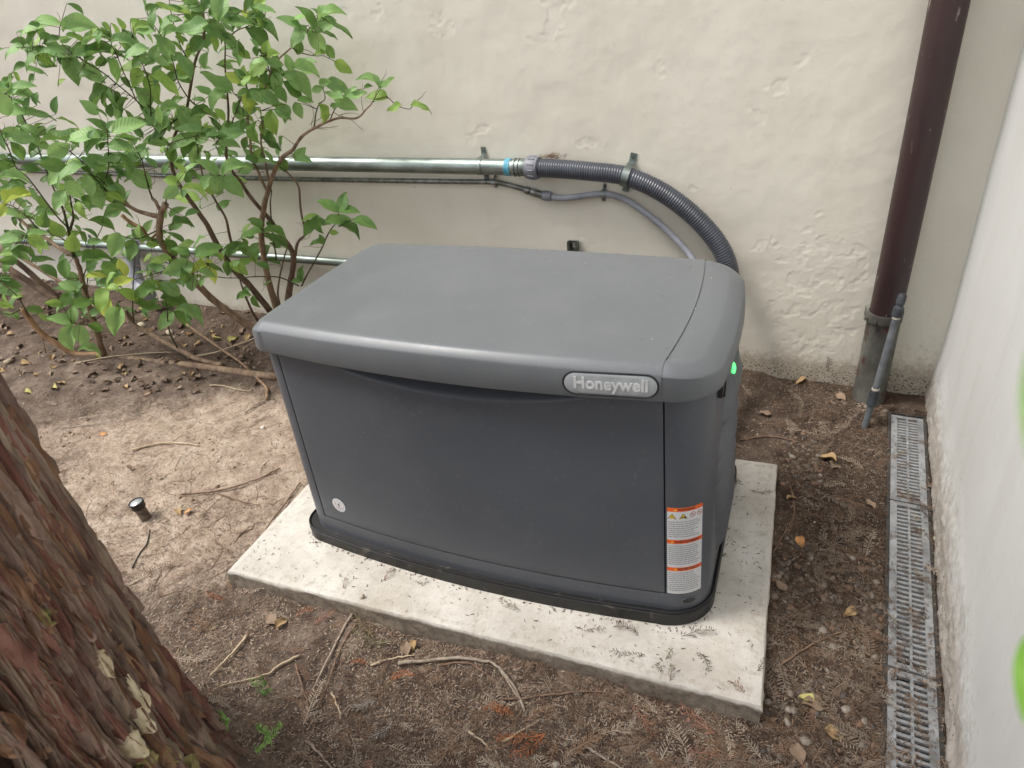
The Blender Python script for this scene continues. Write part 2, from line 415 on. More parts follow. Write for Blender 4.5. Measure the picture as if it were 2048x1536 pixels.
for z, ins in [(-.2, .0), (-.10, .0), (-.085, 0), (-.07, 0), (-.055, 0), (-.04, 0), (-.026, 0), (-.014, 0), (-.006, .001), (-.0015, .004), (0, .009)]:
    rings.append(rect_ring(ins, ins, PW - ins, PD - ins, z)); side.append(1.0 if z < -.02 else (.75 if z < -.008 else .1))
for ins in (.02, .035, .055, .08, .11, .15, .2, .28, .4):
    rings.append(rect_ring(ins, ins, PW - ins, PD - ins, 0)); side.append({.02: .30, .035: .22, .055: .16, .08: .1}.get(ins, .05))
A_ = np.array(rings)
nn = fbm(A_[..., 0] * 16 + A_[..., 2] * 20, A_[..., 1] * 16 + A_[..., 2] * 31, 81, 4); nf = fbm(A_[..., 0] * 60 + A_[..., 2] * 60, A_[..., 1] * 60 - A_[..., 2] * 50, 84, 3)
for i in range(A_.shape[0]):
    z = A_[i, 0, 2]
    if z < -.0001:
        cx, cy = PW / 2, PD / 2
        sgx = np.where(A_[i, :, 0] < .012, -1, np.where(A_[i, :, 0] > PW - .012, 1, 0)); sgy = np.where(A_[i, :, 1] < .012, -1, np.where(A_[i, :, 1] > PD - .012, 1, 0))
        k = .3 if z > -.01 else 1
        A_[i, :, 0] += sgx * (.005 * nn[i] + .003 * nf[i]) * k; A_[i, :, 1] += sgy * (.005 * nn[i] + .003 * nf[i]) * k
    else:
        A_[i, :, 2] += .0012 * nn[i] - (.002 * np.maximum(0, nn[i]) if i == 10 else 0)
mb = MB(); mb.loft([list(map(tuple, r)) for r in A_], True, False, True)
me = mesh_data('concrete_pad', mb.v, mb.f, M_CONC, True, 40)
at = me.color_attributes.new('col', 'FLOAT_COLOR', 'POINT'); c4 = np.ones((len(mb.v), 4), np.float32)
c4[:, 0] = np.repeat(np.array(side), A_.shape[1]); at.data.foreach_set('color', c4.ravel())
pad = obj('concrete_pad', me); pad.rotation_euler = (0, 0, PA)
tag(pad, 'pale poured concrete slab under the generator', 'slab')

# ------------------------------------------------------------------ drain
M_DRAIN = mat_var('weathered_grey_plastic', lin(104, 105, 106), lin(152, 154, 156), 18, .55, 0, .2, 200, .0006, .4, lo=.3, hi=.7)
M_TROUGH = mat_var('dark_channel', lin(40, 38, 36), lin(66, 62, 58), 20, .8)
L0 = .107
dr = empty('drain_channel', (1.8182, 1.3, 0), RY, 'sunken dark grey drain channel beside the pale side wall', 'drain')
mb = MB()
y0, y1 = -2.3, .075
for (u0, u1, z0, z1) in [(-.005, .0035, -.15, -.047), (.1035, .112, -.15, -.047)]:
    mb.box(((u0 + u1) / 2, (y0 + y1) / 2, (z0 + z1) / 2), (u1 - u0, y1 - y0, z1 - z0))
mb.box((.0535, (y0 + y1) / 2, -.15), (.12, y1 - y0, .01)); mb.box((.0535, y1 + .004, -.1), (.117, .008, .1))
mb.build('trough', M_TROUGH, dr, False)
slat_me = {}
def slat_mesh(w):
    k = round(w, 4)
    if k not in slat_me:
        q = MB()
        h, d = .0082, .009
        q.loft([[(-w / 2, -h / 2, -d), (w / 2, -h / 2, -d), (w / 2, h / 2, -d), (-w / 2, h / 2, -d)],
                [(-w / 2, -h / 2, -.0012), (w / 2, -h / 2, -.0012), (w / 2, h / 2, -.0012), (-w / 2, h / 2, -.0012)],
                [(-w / 2, -h / 2 + .0012, 0), (w / 2, -h / 2 + .0012, 0), (w / 2, h / 2 - .0012, 0), (-w / 2, h / 2 - .0012, 0)]], True, False, True)
        slat_me[k] = mesh_data('slat', q.v, q.f, M_DRAIN, False)
    return slat_me[k]
gl = ['grey slotted drain grate at the far end by the downpipe', 'grey slotted drain grate in the middle of the channel', 'grey slotted drain grate nearest the bottom edge of the photo']
for gi, (ya, yb) in enumerate([(.884, 1.36), (.268, .88), (-.348, .264)]):
    ln = yb - ya
    g = empty('drain_grate', (float(drain_x(ya, 0)), ya, -.0455), RY, gl[gi], 'drain grate', 'drain grates in the channel')
    g.rotation_euler = (0, R((.4, -.5, .3)[gi]), RY)
    mb = MB(); zc = -.005
    n = int(round((ln - .03) / .0168)); pitch = (ln - .03) / n
    for (u0, u1) in [(.0045, .0225), (.0505, .0565), (.0845, .1025)]: mb.box(((u0 + u1) / 2, ln / 2, zc), (u1 - u0, ln - .002, .010))
    for yy in (.0085, ln - .0085):
        for (u0, u1) in [(.0225, .0505), (.0565, .0845)]: mb.box(((u0 + u1) / 2, yy, zc), (u1 - u0, .015, .0098))
    o = mb.build('grate_frame', M_DRAIN, g, False)
    for i in range(1, n):
        for (u0, u1) in [(.0225, .0505), (.0565, .0845)]:
            s_ = obj('slat', slat_mesh(u1 - u0 - .0002), g, ((u0 + u1) / 2, .015 + i * pitch, -.0005))

# ------------------------------------------------------------------ downpipe
t = NT('maroon_paint'); P0 = t.coord((1, 1, .3))
c = t.ramp(t.noise(P0, 9, 5), [(.3, lin(40, 26, 27)), (.7, lin(56, 37, 37))])
c = t.mix(t.math('MULTIPLY', t.ramp(t.noise(t.coord((1, 1, .25)), 46, 3, .6), [(.66, (0, 0, 0)), (.71, (1, 1, 1))]), .55), c, lin(176, 160, 156))
c = t.mix(t.math('MULTIPLY', t.ramp(t.noise(P0, 3, 4), [(.45, (0, 0, 0)), (.8, (1, 1, 1))]), .4), c, lin(110, 92, 88))
t.set(c, .45, 0, .5); t.bump(t.noise(P0, 30, 4), .15, .002)
M_MAROON = t.m
t = NT('weathered_iron'); P0 = t.coord((1, 1, .6))
c = t.ramp(t.noise(P0, 7, 6, .6), [(.3, lin(58, 54, 52)), (.5, lin(98, 98, 92)), (.7, lin(130, 132, 124))])
c = t.mix(t.ramp(t.noise(P0, 18, 5), [(.55, (0, 0, 0)), (.68, (1, 1, 1))]), c, lin(72, 44, 42))
t.set(c, .7, .2, .4); t.bump(t.noise(P0, 40, 5), .3, .003)
M_IRON = t.m
dx, dy = 1.7535, float(wall_y(1.7535)) - .062
dp = empty('downpipe', (dx, dy, -.06), 0, 'dark maroon rainwater downpipe with grey iron foot in the wall corner', 'downpipe')
mb = MB(); zz = np.linspace(.33, 2.9, 24)
mb.tube([(.002 * math.sin(z * 3), 0, z) for z in zz], .0505, 28); mb.build('pipe', M_MAROON, dp, True, 50)
mb = MB()
mb.tube([(.003, 0, .004), (.003, 0, .1), (.002, 0, .25), (.002, 0, .345)], [.055, .0535, .0535, .0535], 28); mb.tube([(.002, 0, .335), (.002, 0, .36)], .0545, 28)
mb.build('iron_foot', M_IRON, dp, True, 50)
mb = MB()
for k in range(14):
    pass
ring0 = [(.0565 * math.cos(a), .0565 * math.sin(a)) for a in np.linspace(R(185), R(355), 22)]
pr = [(-.058, .03)] + ring0 + [(.058, .03)]
for z0, z1 in [(.330, .362)]:
    mb.loft([[(x, y, z0) for x, y in pr], [(x * 1.03, y * 1.03, z0) for x, y in pr], [(x * 1.03, y * 1.03, z1) for x, y in pr], [(x, y, z1) for x, y in pr]], False)
st_ = mb.build('strap', M_IRON, dp, True, 30)
mb = MB()
for a in (205, 240): mb.tube([(.061 * math.cos(R(a)), .061 * math.sin(R(a)), .34), (.068 * math.cos(R(a)), .068 * math.sin(R(a)), .34)], .007, 8)
mb.build('bolt', M_IRON, st_, True, 30)

# ------------------------------------------------------------------ sprinkler riser
M_PVC = mat_var('grey_pvc', lin(76, 80, 84), lin(108, 112, 115), 16, .5, 0, .1, 80)
M_PVCD = mat_var('dark_pvc', lin(36, 38, 42), lin(66, 70, 76), 30, .55)
pb = on_z(1727, 862, -.07); pt = on_y(1806, 588, 1.345)
rs = empty('irrigation_riser', pb, 0, 'thin grey plastic irrigation riser leaning against the downpipe', 'pipe')
L = pt - pb
mb = MB(); mb.tube([L * -.03, L * .9], .0108, 14); mb.build('pipe', M_PVC, rs, True, 40)
mb = MB(); mb.tube([L * .20, L * .205, L * .315, L * .32], [.012, .0155, .0155, .012], 14); mb.build('coupling', M_PVCD, rs, True, 40)
mb = MB(); mb.tube([L * .845, L * .85, L * .91, L * .915, L * .93, L * .935, L * .985, L], [.0118, .0162, .0162, .0122, .011, .0136, .0136, .010], 12); mb.build('threaded_cap', M_PVCD, rs, True, 40)
mb = MB(); mb.tube([L * .832, L * .846], .0124, 14); mb.tube([L * .318, L * .333], .0124, 14); mb.build('glue_ring', mat_var('dried_glue', lin(170, 160, 146), lin(196, 190, 180), 30, .6), rs, True, 40)
# ------------------------------------------------------------------ generator
def enclosure(name, c0, c1, r0, film):
    t = NT(name); P0 = t.coord()
    n1 = t.noise(P0, 3, 4); n2 = t.noise(P0, 700, 2, .5); n3 = t.noise(P0, 150, 4, .7); n4 = t.noise(P0, 9, 6, .65)
    c = t.ramp(n1, [(.3, c0), (.7, c1)])
    c = t.mix(t.math('MULTIPLY', t.ramp(n4, [(.5, (0, 0, 0)), (.75, (1, 1, 1))]), film), c, lin(150, 144, 132))      # dust film
    c = t.mix(t.math('MULTIPLY', t.ramp(n3, [(.66, (0, 0, 0)), (.74, (1, 1, 1))]), .22), c, lin(160, 156, 148))     # dust specks
    vo = t.n('ShaderNodeTexVoronoi'); vo.inputs['Scale'].default_value = 55; t.l(P0, vo.inputs['Vector'])
    ring = t.ramp(vo.outputs['Distance'], [(.16, (0, 0, 0)), (.22, (1, 1, 1)), (.27, (0, 0, 0))])
    sc_ = t.n('ShaderNodeSeparateColor'); t.l(vo.outputs['Color'], sc_.inputs[0])
    ring = t.math('MULTIPLY', ring, t.ramp(sc_.outputs[1], [(.72, (0, 0, 0)), (.75, (1, 1, 1))]))
    c = t.mix(t.math('MULTIPLY', ring, .12), c, lin(170, 168, 162))                                                  # dried drops
    t.set(c, t.ramp(n4, [(.3, (r0 - .06,) * 3), (.7, (r0 + .08,) * 3)]), .08, .5); t.bump(n2, .16, .0005)
    return t.m
M_GEN = enclosure('charcoal_body', lin(80, 84, 91), lin(86, 90, 97), .42, .045)
M_LID = enclosure('grey_lid', lin(99, 103, 107), lin(105, 109, 113), .40, .08)
M_BASE = mat_var('black_base', lin(20, 20, 22), lin(34, 33, 33), 14, .5, 0, .15, 120, .001, .5, rvar=.1)
t = NT('black_base_dusty'); P0 = t.coord()
c = t.mix(t.math('MULTIPLY', t.ramp(t.noise(P0, 26, 5, .65, .6), [(.60, (0, 0, 0)), (.74, (1, 1, 1))]), .6), t.ramp(t.noise(P0, 8, 4), [(.3, lin(15, 15, 16)), (.7, lin(24, 24, 25))]), lin(126, 116, 104))
t.set(c, .45, 0, .5); t.bump(t.noise(P0, 150, 3), .1, .001); M_BASE = t.m
M_BLACK = mat_var('black_plastic', (.008, .008, .009, 1), (.02, .02, .021, 1), 20, .45)
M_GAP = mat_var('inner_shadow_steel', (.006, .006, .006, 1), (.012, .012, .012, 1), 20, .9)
gen = empty('standby_generator', (GX, GY, 0), 0, 'large charcoal grey standby generator standing on the concrete slab', 'generator')
SX = .507
BOW = .032
def plan(hx, yf, yb, rf=.10, rb=.08, bow=BOW, n_front=49, n_arc=12, n_side=13, n_back=49, sx=SX, kl=.66):
    pts = []; tg = []; hl = sx + (hx - sx) * kl
    for x in np.linspace(-sx, sx, n_front): pts.append((x, yf - bow * (1 - (x / sx) ** 2))); tg.append(('F', 0))
    for a in np.linspace(0, 90, n_arc + 1)[1:]: pts.append((sx + (hx - sx) * math.sin(R(a)), yf + rf * (1 - math.cos(R(a))))); tg.append(('FR', a / 90))
    for y in np.linspace(yf + rf, yb - rb, n_side + 2)[1:-1]: pts.append((hx, y)); tg.append(('R', (y - yf) / (yb - yf)))
    for a in np.linspace(90, 0, n_arc + 1)[:-1]: pts.append((sx + (hx - sx) * math.sin(R(a)), yb - rb * (1 - math.cos(R(a))))); tg.append(('BR', a / 90))
    for x in np.linspace(sx, -sx, n_back): pts.append((x, yb)); tg.append(('B', 0))
    for a in np.linspace(0, 90, n_arc + 1)[1:]: pts.append((-sx - (hl - sx) * math.sin(R(a)), yb - rb * (1 - math.cos(R(a))))); tg.append(('BL', a / 90))
    for y in np.linspace(yb - rb, yf + rf * kl, n_side + 2)[1:-1]: pts.append((-hl, y)); tg.append(('L', (y - yf) / (yb - yf)))
    for a in np.linspace(90, 0, n_arc + 1)[:-1]: pts.append((-sx - (hl - sx) * math.sin(R(a)), yf + rf * kl * (1 - math.cos(R(a))))); tg.append(('FL', a / 90))
    return pts, tg
NF = 49
def SH(q):
    k = min(1.05, max(0.0, (.65 - q[2]) / .56)); return (q[0] + .022 * k, q[1] - .034 * k, q[2])

# black base skirt
mb = MB()
rr = [(.0, .632, -.052, .625, 0), (.002, .635, -.055, .628, 0), (.036, .635, -.055, .628, 0), (.039, .632, -.052, .625, 0), (.041, .632, -.052, .625, 0), (.0465, .634, -.054, .627, 0), (.0485, .632, -.052, .625, 0), (.047, .6295, -.049, .622, 0), (.043, .628, -.047, .62, 0), (.045, .60, -.01, .59, 0)]
mb.loft([[(x, y, z) for x, y in plan(hx, yf, yb, .115, kl=.55)[0]] for z, hx, yf, yb, _ in rr], True, True, True)
mb.build('base_skirt', M_BASE, gen, True, 35)

# body shell: bottom rail, corner posts, sides, back; front opening recessed behind the door
DZ0, DZ1 = .098, .668
YB = .575
ob, tg = plan(.602, -.002, YB, .095)
def body_ring(z, rec):
    out = []
    for (x, y), (k, _) in zip(ob, tg):
        if k == 'F' and rec and abs(x) < SX - .001: out.append(SH((x, y + .065, z)))
        else: out.append(SH((x, y, z)))
    return out
mb = MB()
mb.loft([body_ring(.040, 0), body_ring(DZ0 - .0035, 0), body_ring(DZ0 - .003, 1), body_ring(.63, 1), body_ring(.672, 1)], True, False, True)
shell = mb.build('body_shell', M_GEN, gen, True, 35)
# door with finger scoop
nx, nz = 97, 60
xs_ = np.linspace(-SX + .004, SX - .004, nx); zs_ = np.concatenate([[DZ0], np.linspace(DZ0 + .002, .53, 20), np.linspace(.535, DZ1, nz - 21)])
X, Z = np.meshgrid(xs_, zs_)
Yd = -.003 - BOW * (1 - (X / SX) ** 2)
low = .594 + .050 * ((X - .005) / .40) ** 2                         # lower rim of the scoop
sc = sstep(-.004, .03, Z - low) * (np.abs(X) < .42)
Yd = Yd + .034 * sc * sstep(.42, .25, np.abs(X)) - .0018 * np.exp(-((Z - low) / .009) ** 2) * (np.abs(X) < .38)
edge = np.minimum(np.minimum(X - xs_[0], xs_[-1] - X), Z - zs_[0])
Yd = Yd + .0015 * (1 - sstep(0, .004, edge))
P_ = np.stack([X, Yd, Z], -1)
mb = MB(); mb.grid(P_)
for line, fl in ((P_[:, 0], False), (P_[:, -1], True), (P_[0, :], True)):
    q = np.stack([line, line + np.array([0, .018, 0])], 0); mb.grid(q, 0, not fl)
mb.v = [SH(q) for q in mb.v]
door = mb.build('front_door', M_GEN, gen, True, 35)
# lid
def lid_pts(yf, zf, hx, zs, yb, zb, rf, crown, bow, sb):
    pts, tg = plan(hx, yf, yb, rf, min(.08, rf), bow)
    out = []
    for (x, y), (k, w) in zip(pts, tg):
        e = w * w * (3 - 2 * w) if k in ('FR', 'FL', 'BR', 'BL') else 0
        if k == 'F': z = zf + crown * (1 - (x / SX) ** 2)
        elif k in ('FR', 'FL'): z = zf * (1 - e) + zs * e
        elif k in ('R', 'L'): z = zs
        elif k in ('BR', 'BL'): z = zb * (1 - e) + zs * e
        else: z = zb + crown * .8 * (1 - (x / SX) ** 2)
        if abs(x) > SX + 1e-6 or k in ('R', 'L'):
            x += math.copysign(sb * (1 if x > 0 else .5) * max(0, 1 - ((y - .27) / .27) ** 2), x)
        out.append((x, y, z))
    return out
LR = [  # yf, zf, hx, zs, yb, zb, rf, crown, bow, side bow
    (-.018, .662, .595, .660, .570, .660, .090, 0, .036, .018),
    (-.022, .653, .598, .651, .572, .651, .093, 0, .036, .018),
    (-.030, .650, .606, .648, .578, .648, .100, 0, .037, .018),
    (-.034, .652, .610, .650, .582, .650, .104, 0, .037, .018),
    (-.0355, .657, .6115, .655, .583, .655, .105, 0, .037, .018),
    (-.0325, .709, .607, .690, .580, .709, .102, .008, .037, .018),
    (-.0295, .7135, .603, .6955, .576, .7135, .099, .009, .037, .018),
    (-.0135, .7245, .571, .7145, .552, .7245, .078, .009, .039, .018),
    (-.0090, .7268, .563, .7175, .546, .7268, .072, .009, .040, .018),
    (-.0010, .7275, .535, .7225, .538, .7275, .040, .009, .040, .018),
    (.0040, .7278, .5095, .7265, .533, .7278, .010, .009, .040, .018)]
rings = [lid_pts(*q) for q in LR]
_, tg = plan(.6, 0, 1)
iF = [i for i, q in enumerate(tg) if q[0] == 'F']; iB = [i for i, q in enumerate(tg) if q[0] == 'B']
iR = [iF[-2], iF[-1]] + [i for i, q in enumerate(tg) if q[0] in ('FR', 'R', 'BR')] + [iB[0], iB[1]]
iL = [iB[-2], iB[-1]] + [i for i, q in enumerate(tg) if q[0] in ('BL', 'L', 'FL')] + [iF[0], iF[1]]
mb = MB()
def sub(idx, fn): return [[fn(rings[k][i]) for i in idx] for k in range(len(rings))]
cF = sub(iF, lambda p: (p[0] * .9965, p[1] - .0012, p[2] + .0014)); cB = sub(iB, lambda p: (p[0] * .9965, p[1] + .0012, p[2] + .0014))
mb.loft(cF, False); mb.loft(cB, False)
top_ = []
for t_ in np.linspace(0, 1, 25):
    row = []
    for i in range(NF):
        a_ = np.array(cF[-1][i]); b_ = np.array(cB[-1][NF - 1 - i]); p = a_ * (1 - t_) + b_ * t_
        p[2] += .003 * math.sin(math.pi * t_) * (1 - (p[0] / SX) ** 2)
        p[0] += .018 * (p[0] / SX) * (1 if p[0] > 0 else .5) * max(0, 1 - ((p[1] - .27) / .27) ** 2); row.append(tuple(p))
    top_.append(row)
mb.grid(np.array(top_))
for side in (0, -1):
    line = [c_[side] for c_ in cF] + [tuple(r[side]) for r in top_[1:-1]] + [c_[-1 if side == 0 else 0] for c_ in cB][::-1]
    def inn(p):
        return (p[0] * .9995, p[1] + (.004 if p[2] < .7245 and p[1] < .2 else (-.004 if p[2] < .7245 else 0)), p[2] - (.004 if p[2] >= .7245 else 0))
    q = np.array([line, [inn(p) for p in line]]); mb.grid(q, 0, side == 0)
lid = mb.build('lid', M_LID, gen, True, 30)
for idx, sg in ((iR, 1), (iL, -1)):
    mb = MB(); ends = (idx[0], idx[-1])
    ss = []
    for k in range(len(rings)):
        row = []
        for i in idx:
            x, y, z = rings[k][i]
            if i in ends: y += .002 if y < .2 else -.002; z -= .0015
            row.append((x, y, z))
        ss.append(row)
    ss.append([(x - sg * .02, y, z - .002) for x, y, z in ss[-1]])
    mb.loft(ss, False)
    mb.build('lid_end_cap', M_LID, lid, True, 30)
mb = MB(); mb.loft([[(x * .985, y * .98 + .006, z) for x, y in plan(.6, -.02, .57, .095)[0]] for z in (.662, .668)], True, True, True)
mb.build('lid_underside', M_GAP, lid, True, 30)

# name badge on the lid lip
def lid_front(x, z, off=0.0):
    """point on the lid lip (between rings 4 and 5), pushed out by off"""
    a_ = LR[4]; b_ = LR[5]; q = 1 - (x / SX) ** 2
    za, zb_ = a_[1] + a_[7] * q, b_[1] + b_[7] * q
    w = (z - za) / (zb_ - za)
    ya = a_[0] - a_[8] * q; yb_ = b_[0] - b_[8] * q
    y = ya + (yb_ - ya) * w - .0012
    sl = (b_[0] - a_[0]) / (b_[1] - a_[1])
    return (x, y - off, z + off * sl)
def text_mesh(s, size, extrude=0.0, offset=0.0, space=1.0):
    cu = bpy.data.curves.new('t', 'FONT'); cu.body = s; cu.size = size; cu.align_x = 'CENTER'; cu.align_y = 'CENTER'
    cu.extrude = extrude; cu.offset = offset; cu.space_character = space; cu.resolution_u = 3
    o = bpy.data.objects.new('t', cu); col.objects.link(o)
    bpy.context.view_layer.update()
    dg = bpy.context.evaluated_depsgraph_get(); ev = o.evaluated_get(dg); me = ev.to_mesh()
    v = [tuple(q.co) for q in me.vertices]; f = [tuple(p.vertices) for p in me.polygons]
    ev.to_mesh_clear(); bpy.data.objects.remove(o); bpy.data.curves.remove(cu)
    return v, f
BX, BZ = .404, .6875                # badge centre on the lip
BWd, BH = .0955, .0245
def pill(hw, hh, n=14):
    r_ = hh; o = []
    for a in np.linspace(-90, 90, n): o.append((hw - r_ + r_ * math.cos(R(a)), r_ * math.sin(R(a))))
    for a in np.linspace(90, 270, n): o.append((-hw + r_ + r_ * math.cos(R(a)), r_ * math.sin(R(a))))
    return o
def bz(x): return BZ - .000 * x
def badge_loop(hw, hh, off): 
    return [lid_front(BX + x, bz(BX) + z, off) for x, z in pill(hw, hh)]
M_BADGE = mat_var('brushed_silver', lin(164, 170, 174), lin(178, 184, 188), 30, .36, .2, .05, 400, .0003, .5)
mb = MB(); mb.loft([badge_loop(BWd + .003, BH + .003, -.001), badge_loop(BWd + .003, BH + .003, .002), badge_loop(BWd + .001, BH + .001, .0026), badge_loop(BWd - .001, BH - .001, .0012)], True, False, False)
badge_rim = mb.build('badge_rim', M_BLACK, lid, True, 40)
mb = MB()
lp = [badge_loop(BWd - .0005, BH - .0005, .0012), badge_loop(BWd - .002, BH - .002, .0022)] + [badge_loop((BWd - .002) * s_, (BH - .002) * s_, .0022) for s_ in (.75, .45, .15)]
mb.loft(lp, True, False, True); badge = mb.build('badge', M_BADGE, lid, True, 40)
v, f = text_mesh('Honeywell', .034, .0006, .0008, 1.0)
w_ = max(p[0] for p in v) - min(p[0] for p in v)
k_ = .150 / w_
v = [lid_front(BX + .001 + p[0] * k_, bz(BX) + p[1] * k_ * 1.06 + .0005, .0022 + (p[2] + .0006) * 1.0) for p in v]
M_LETTER = mat_var('polished_letters', lin(206, 209, 211), lin(224, 226, 228), 30, .3, .2)
MB().add(v, f).build('lettering', M_LETTER, badge, False)

# round hazard sticker on the door
def door_pt(x, z, off): return SH((x, -.003 - BOW * (1 - (x / SX) ** 2) - off, z))
def to_px(q):
    d = np.array(q) + np.array([GX, GY, 0]) - CAM; w = d @ AX_F; return np.array([1024 + F_PX * (d @ AX_R) / w, 768 - F_PX * (d @ AX_U) / w])
def solve(fn, target, a, b):
    for _ in range(12):
        f0 = to_px(fn(a, b)) - np.array(target); J = np.stack([(to_px(fn(a + 1e-3, b)) - to_px(fn(a, b))) / 1e-3, (to_px(fn(a, b + 1e-3)) - to_px(fn(a, b))) / 1e-3], 1)
        s_ = np.linalg.solve(J, -f0); a += float(np.clip(s_[0], -.03, .03)); b += float(np.clip(s_[1], -.03, .03))
    return a, b
sx_, sz_ = solve(lambda a, b: door_pt(a, b, 0), (678, 1010), -.45, .12)
M_WHITE = mat_var('sticker_white', lin(206, 208, 210), lin(216, 217, 218), 20, .45)
M_RED = mat_var('sticker_red', lin(150, 60, 60), lin(170, 80, 76), 20, .5)
M_INK = mat_var('sticker_ink', lin(28, 28, 30), lin(40, 40, 42), 20, .5)
def disc(r0, r1, off, a0=0, a1=360, n=28):
    A = np.linspace(R(a0), R(a1), n)
    return np.array([[door_pt(sx_ + 1.18 * r_ * math.cos(a), sz_ + 1.18 * r_ * math.sin(a), off) for a in A] for r_ in (r0, r1)])
mb = MB(); mb.grid(disc(.0, .0195, .0009)); mb.grid(disc(.0195, .0198, .0009)); stk = mb.build('hazard_sticker', M_WHITE, door, True)
mb = MB(); mb.grid(disc(.0095, .0106, .0012, 20, 80)); mb.grid(disc(.0095, .0106, .0012, 120, 330)); mb.build('ring', M_RED, stk, True)
mb = MB()
for a in range(0, 360, 24): mb.grid(disc(.0142, .0158, .0012, a, a + 15, 4))
mb.build('ring_lettering', mat_var('sticker_grey', lin(150, 150, 152), lin(166, 166, 168), 20, .5), stk, True)
bo = [(.0015, .0085), (-.004, -.0005), (-.0005, -.0005), (-.002, -.0085), (.004, .0015), (.0006, .0015)]
MB().add([door_pt(sx_ + x * 1.25, sz_ + z * 1.25, .0014) for x, z in bo], [tuple(range(5, -1, -1))]).build('bolt_symbol', M_INK, stk, False)

# warning label wrapped round the front right corner
fr = [(ob[i][0], ob[i][1]) for i, q in enumerate(tg) if q[0] in ('FR',)]
fr = [(SX, ob[iF[-1]][1])] + fr
cum = [0]
for a_, b_ in zip(fr[:-1], fr[1:]): cum.append(cum[-1] + math.hypot(b_[0] - a_[0], b_[1] - a_[1]))
def corner(s_, z, off):
    i = 0
    while i < len(cum) - 2 and cum[i + 1] < s_: i += 1
    w = (s_ - cum[i]) / (cum[i + 1] - cum[i]); a_ = np.array(fr[i]); b_ = np.array(fr[i + 1]); d_ = (b_ - a_) / np.linalg.norm(b_ - a_)
    # smooth normal
    p = a_ + (b_ - a_) * w; n0 = np.array([d_[1], -d_[0]])
    p = p + n0 * off
    return SH((p[0], p[1], z))
LS0, LZ0 = solve(lambda a, b: corner(a, b, 0), (1335, 1185), .008, .1); LS1, LZ1 = solve(lambda a, b: corner(a, b, 0), (1405, 1004), .08, .27)
print('label', LS0, LS1, LZ0, LZ1)
def lab(s0, s1, z0, z1, off, ns=10):
    S = np.linspace(s0, s1, ns); return np.array([[corner(s_, z, off) for s_ in S] for z in (z0, z1)])
LW = LS1 - LS0; kw_ = LW / .083; kh_ = LH_ = (LZ1 - LZ0) / .185; LH = LZ1 - LZ0
mb = MB(); mb.grid(lab(LS0, LS1, LZ0, LZ1, .0007, 14)); lbl = mb.build('warning_label', M_WHITE, shell, True)
lbl['label'] = 'white and orange trilingual warning label on the corner'
M_ORANGE = mat_var('label_orange', lin(226, 92, 34), lin(236, 104, 44), 20, .5)
M_YEL = mat_var('label_yellow', lin(230, 190, 30), lin(238, 204, 50), 20, .5)
M_GREYTXT = mat_var('label_print', lin(120, 124, 128), lin(150, 152, 156), 200, .5)
bands = [(.958, 1.0, 'WARNING', .52), (.600, .644, 'AVERTISSEMENT', .56), (.278, .322, 'ADVERTENCIA', .60)]
for (b0, b1, s_, cx_) in bands:
    mb = MB(); mb.grid(lab(LS0, LS1, LZ0 + b0 * LH, LZ0 + b1 * LH, .0010, 14)); bd = mb.build('header_band', M_ORANGE, lbl, True)
    v, f = text_mesh(s_, .0075, 0, .00012, 1.0)
    w_ = max(p[0] for p in v) - min(p[0] for p in v); tw = {'WARNING': .040, 'AVERTISSEMENT': .060, 'ADVERTENCIA': .052}[s_] * kw_; k_ = tw / w_
    cz = LZ0 + (b0 + b1) / 2 * LH
    MB().add([corner(LS0 + cx_ * LW + p[0] * k_, cz + p[1] * 1.0 * kh_, .0013) for p in v], f).build('lettering', M_INK, bd, False)
    tx = LS0 + (cx_ * LW - tw / 2 - .0055)
    MB().add([corner(tx - .0035, cz - .0025, .0013), corner(tx + .0035, cz - .0025, .0013), corner(tx, cz + .003, .0013)], [(0, 1, 2)]).build('alert_triangle', M_YEL, bd, False)
zr = LZ0 + .905 * LH
for s0 in (.011, .0355):
    c0 = LS0 + s0 * kw_
    tr = lambda k, off: [corner(c0 - .0095 * k, zr - .0066 * k, off), corner(c0 + .0095 * k, zr - .0066 * k, off), corner(c0, zr + .0085 * k, off)]
    o = MB().add(tr(1.0, .0010), [(0, 1, 2)]).build('hazard_triangle', M_INK, lbl, False)
    MB().add([p for p in tr(.78, .0013)], [(0, 1, 2)]).build('triangle_fill', M_YEL, o, False)
    mb = MB()
    if s0 < .02: mb.add([corner(c0 + x * .45, zr - .001 + z * .45, .0016) for x, z in bo], [tuple(range(5, -1, -1))])
    else:
        for (x0, x1, z0, z1) in [(-.004, -.001, -.005, -.001), (-.001, .003, -.002, .0), (.002, .0055, -.005, .001)]:
            mb.add([corner(c0 + x0, zr + z0, .0016), corner(c0 + x1, zr + z0, .0016), corner(c0 + x1, zr + z1, .0016), corner(c0 + x0, zr + z1, .0016)], [(0, 1, 2, 3)])
    mb.build('symbol', M_INK, o, False)
for s0 in (.0575, .0745):
    c0 = LS0 + s0 * kw_; A = np.linspace(0, 2 * math.pi, 25)
    mb = MB(); mb.grid(np.array([[corner(c0 + r_ * math.cos(a), zr + .002 + r_ * math.sin(a), .0011) for a in A] for r_ in (.0058, .0072)]))
    mb.add([corner(c0 - .0045, zr + .0060, .0012), corner(c0 - .0035, zr + .0070, .0012), corner(c0 + .0045, zr - .002, .0012), corner(c0 + .0035, zr - .003, .0012)], [(0, 1, 2, 3)])
    o = mb.build('prohibition_ring', M_RED, lbl, False)
    mb = MB(); mb.add([corner(c0 + x, zr + .002 + z, .0009) for x, z in ((-.004, -.001), (.003, -.001), (.003, .0005), (-.004, .0005))], [(0, 1, 2, 3)]); mb.build('symbol', M_INK, o, False)
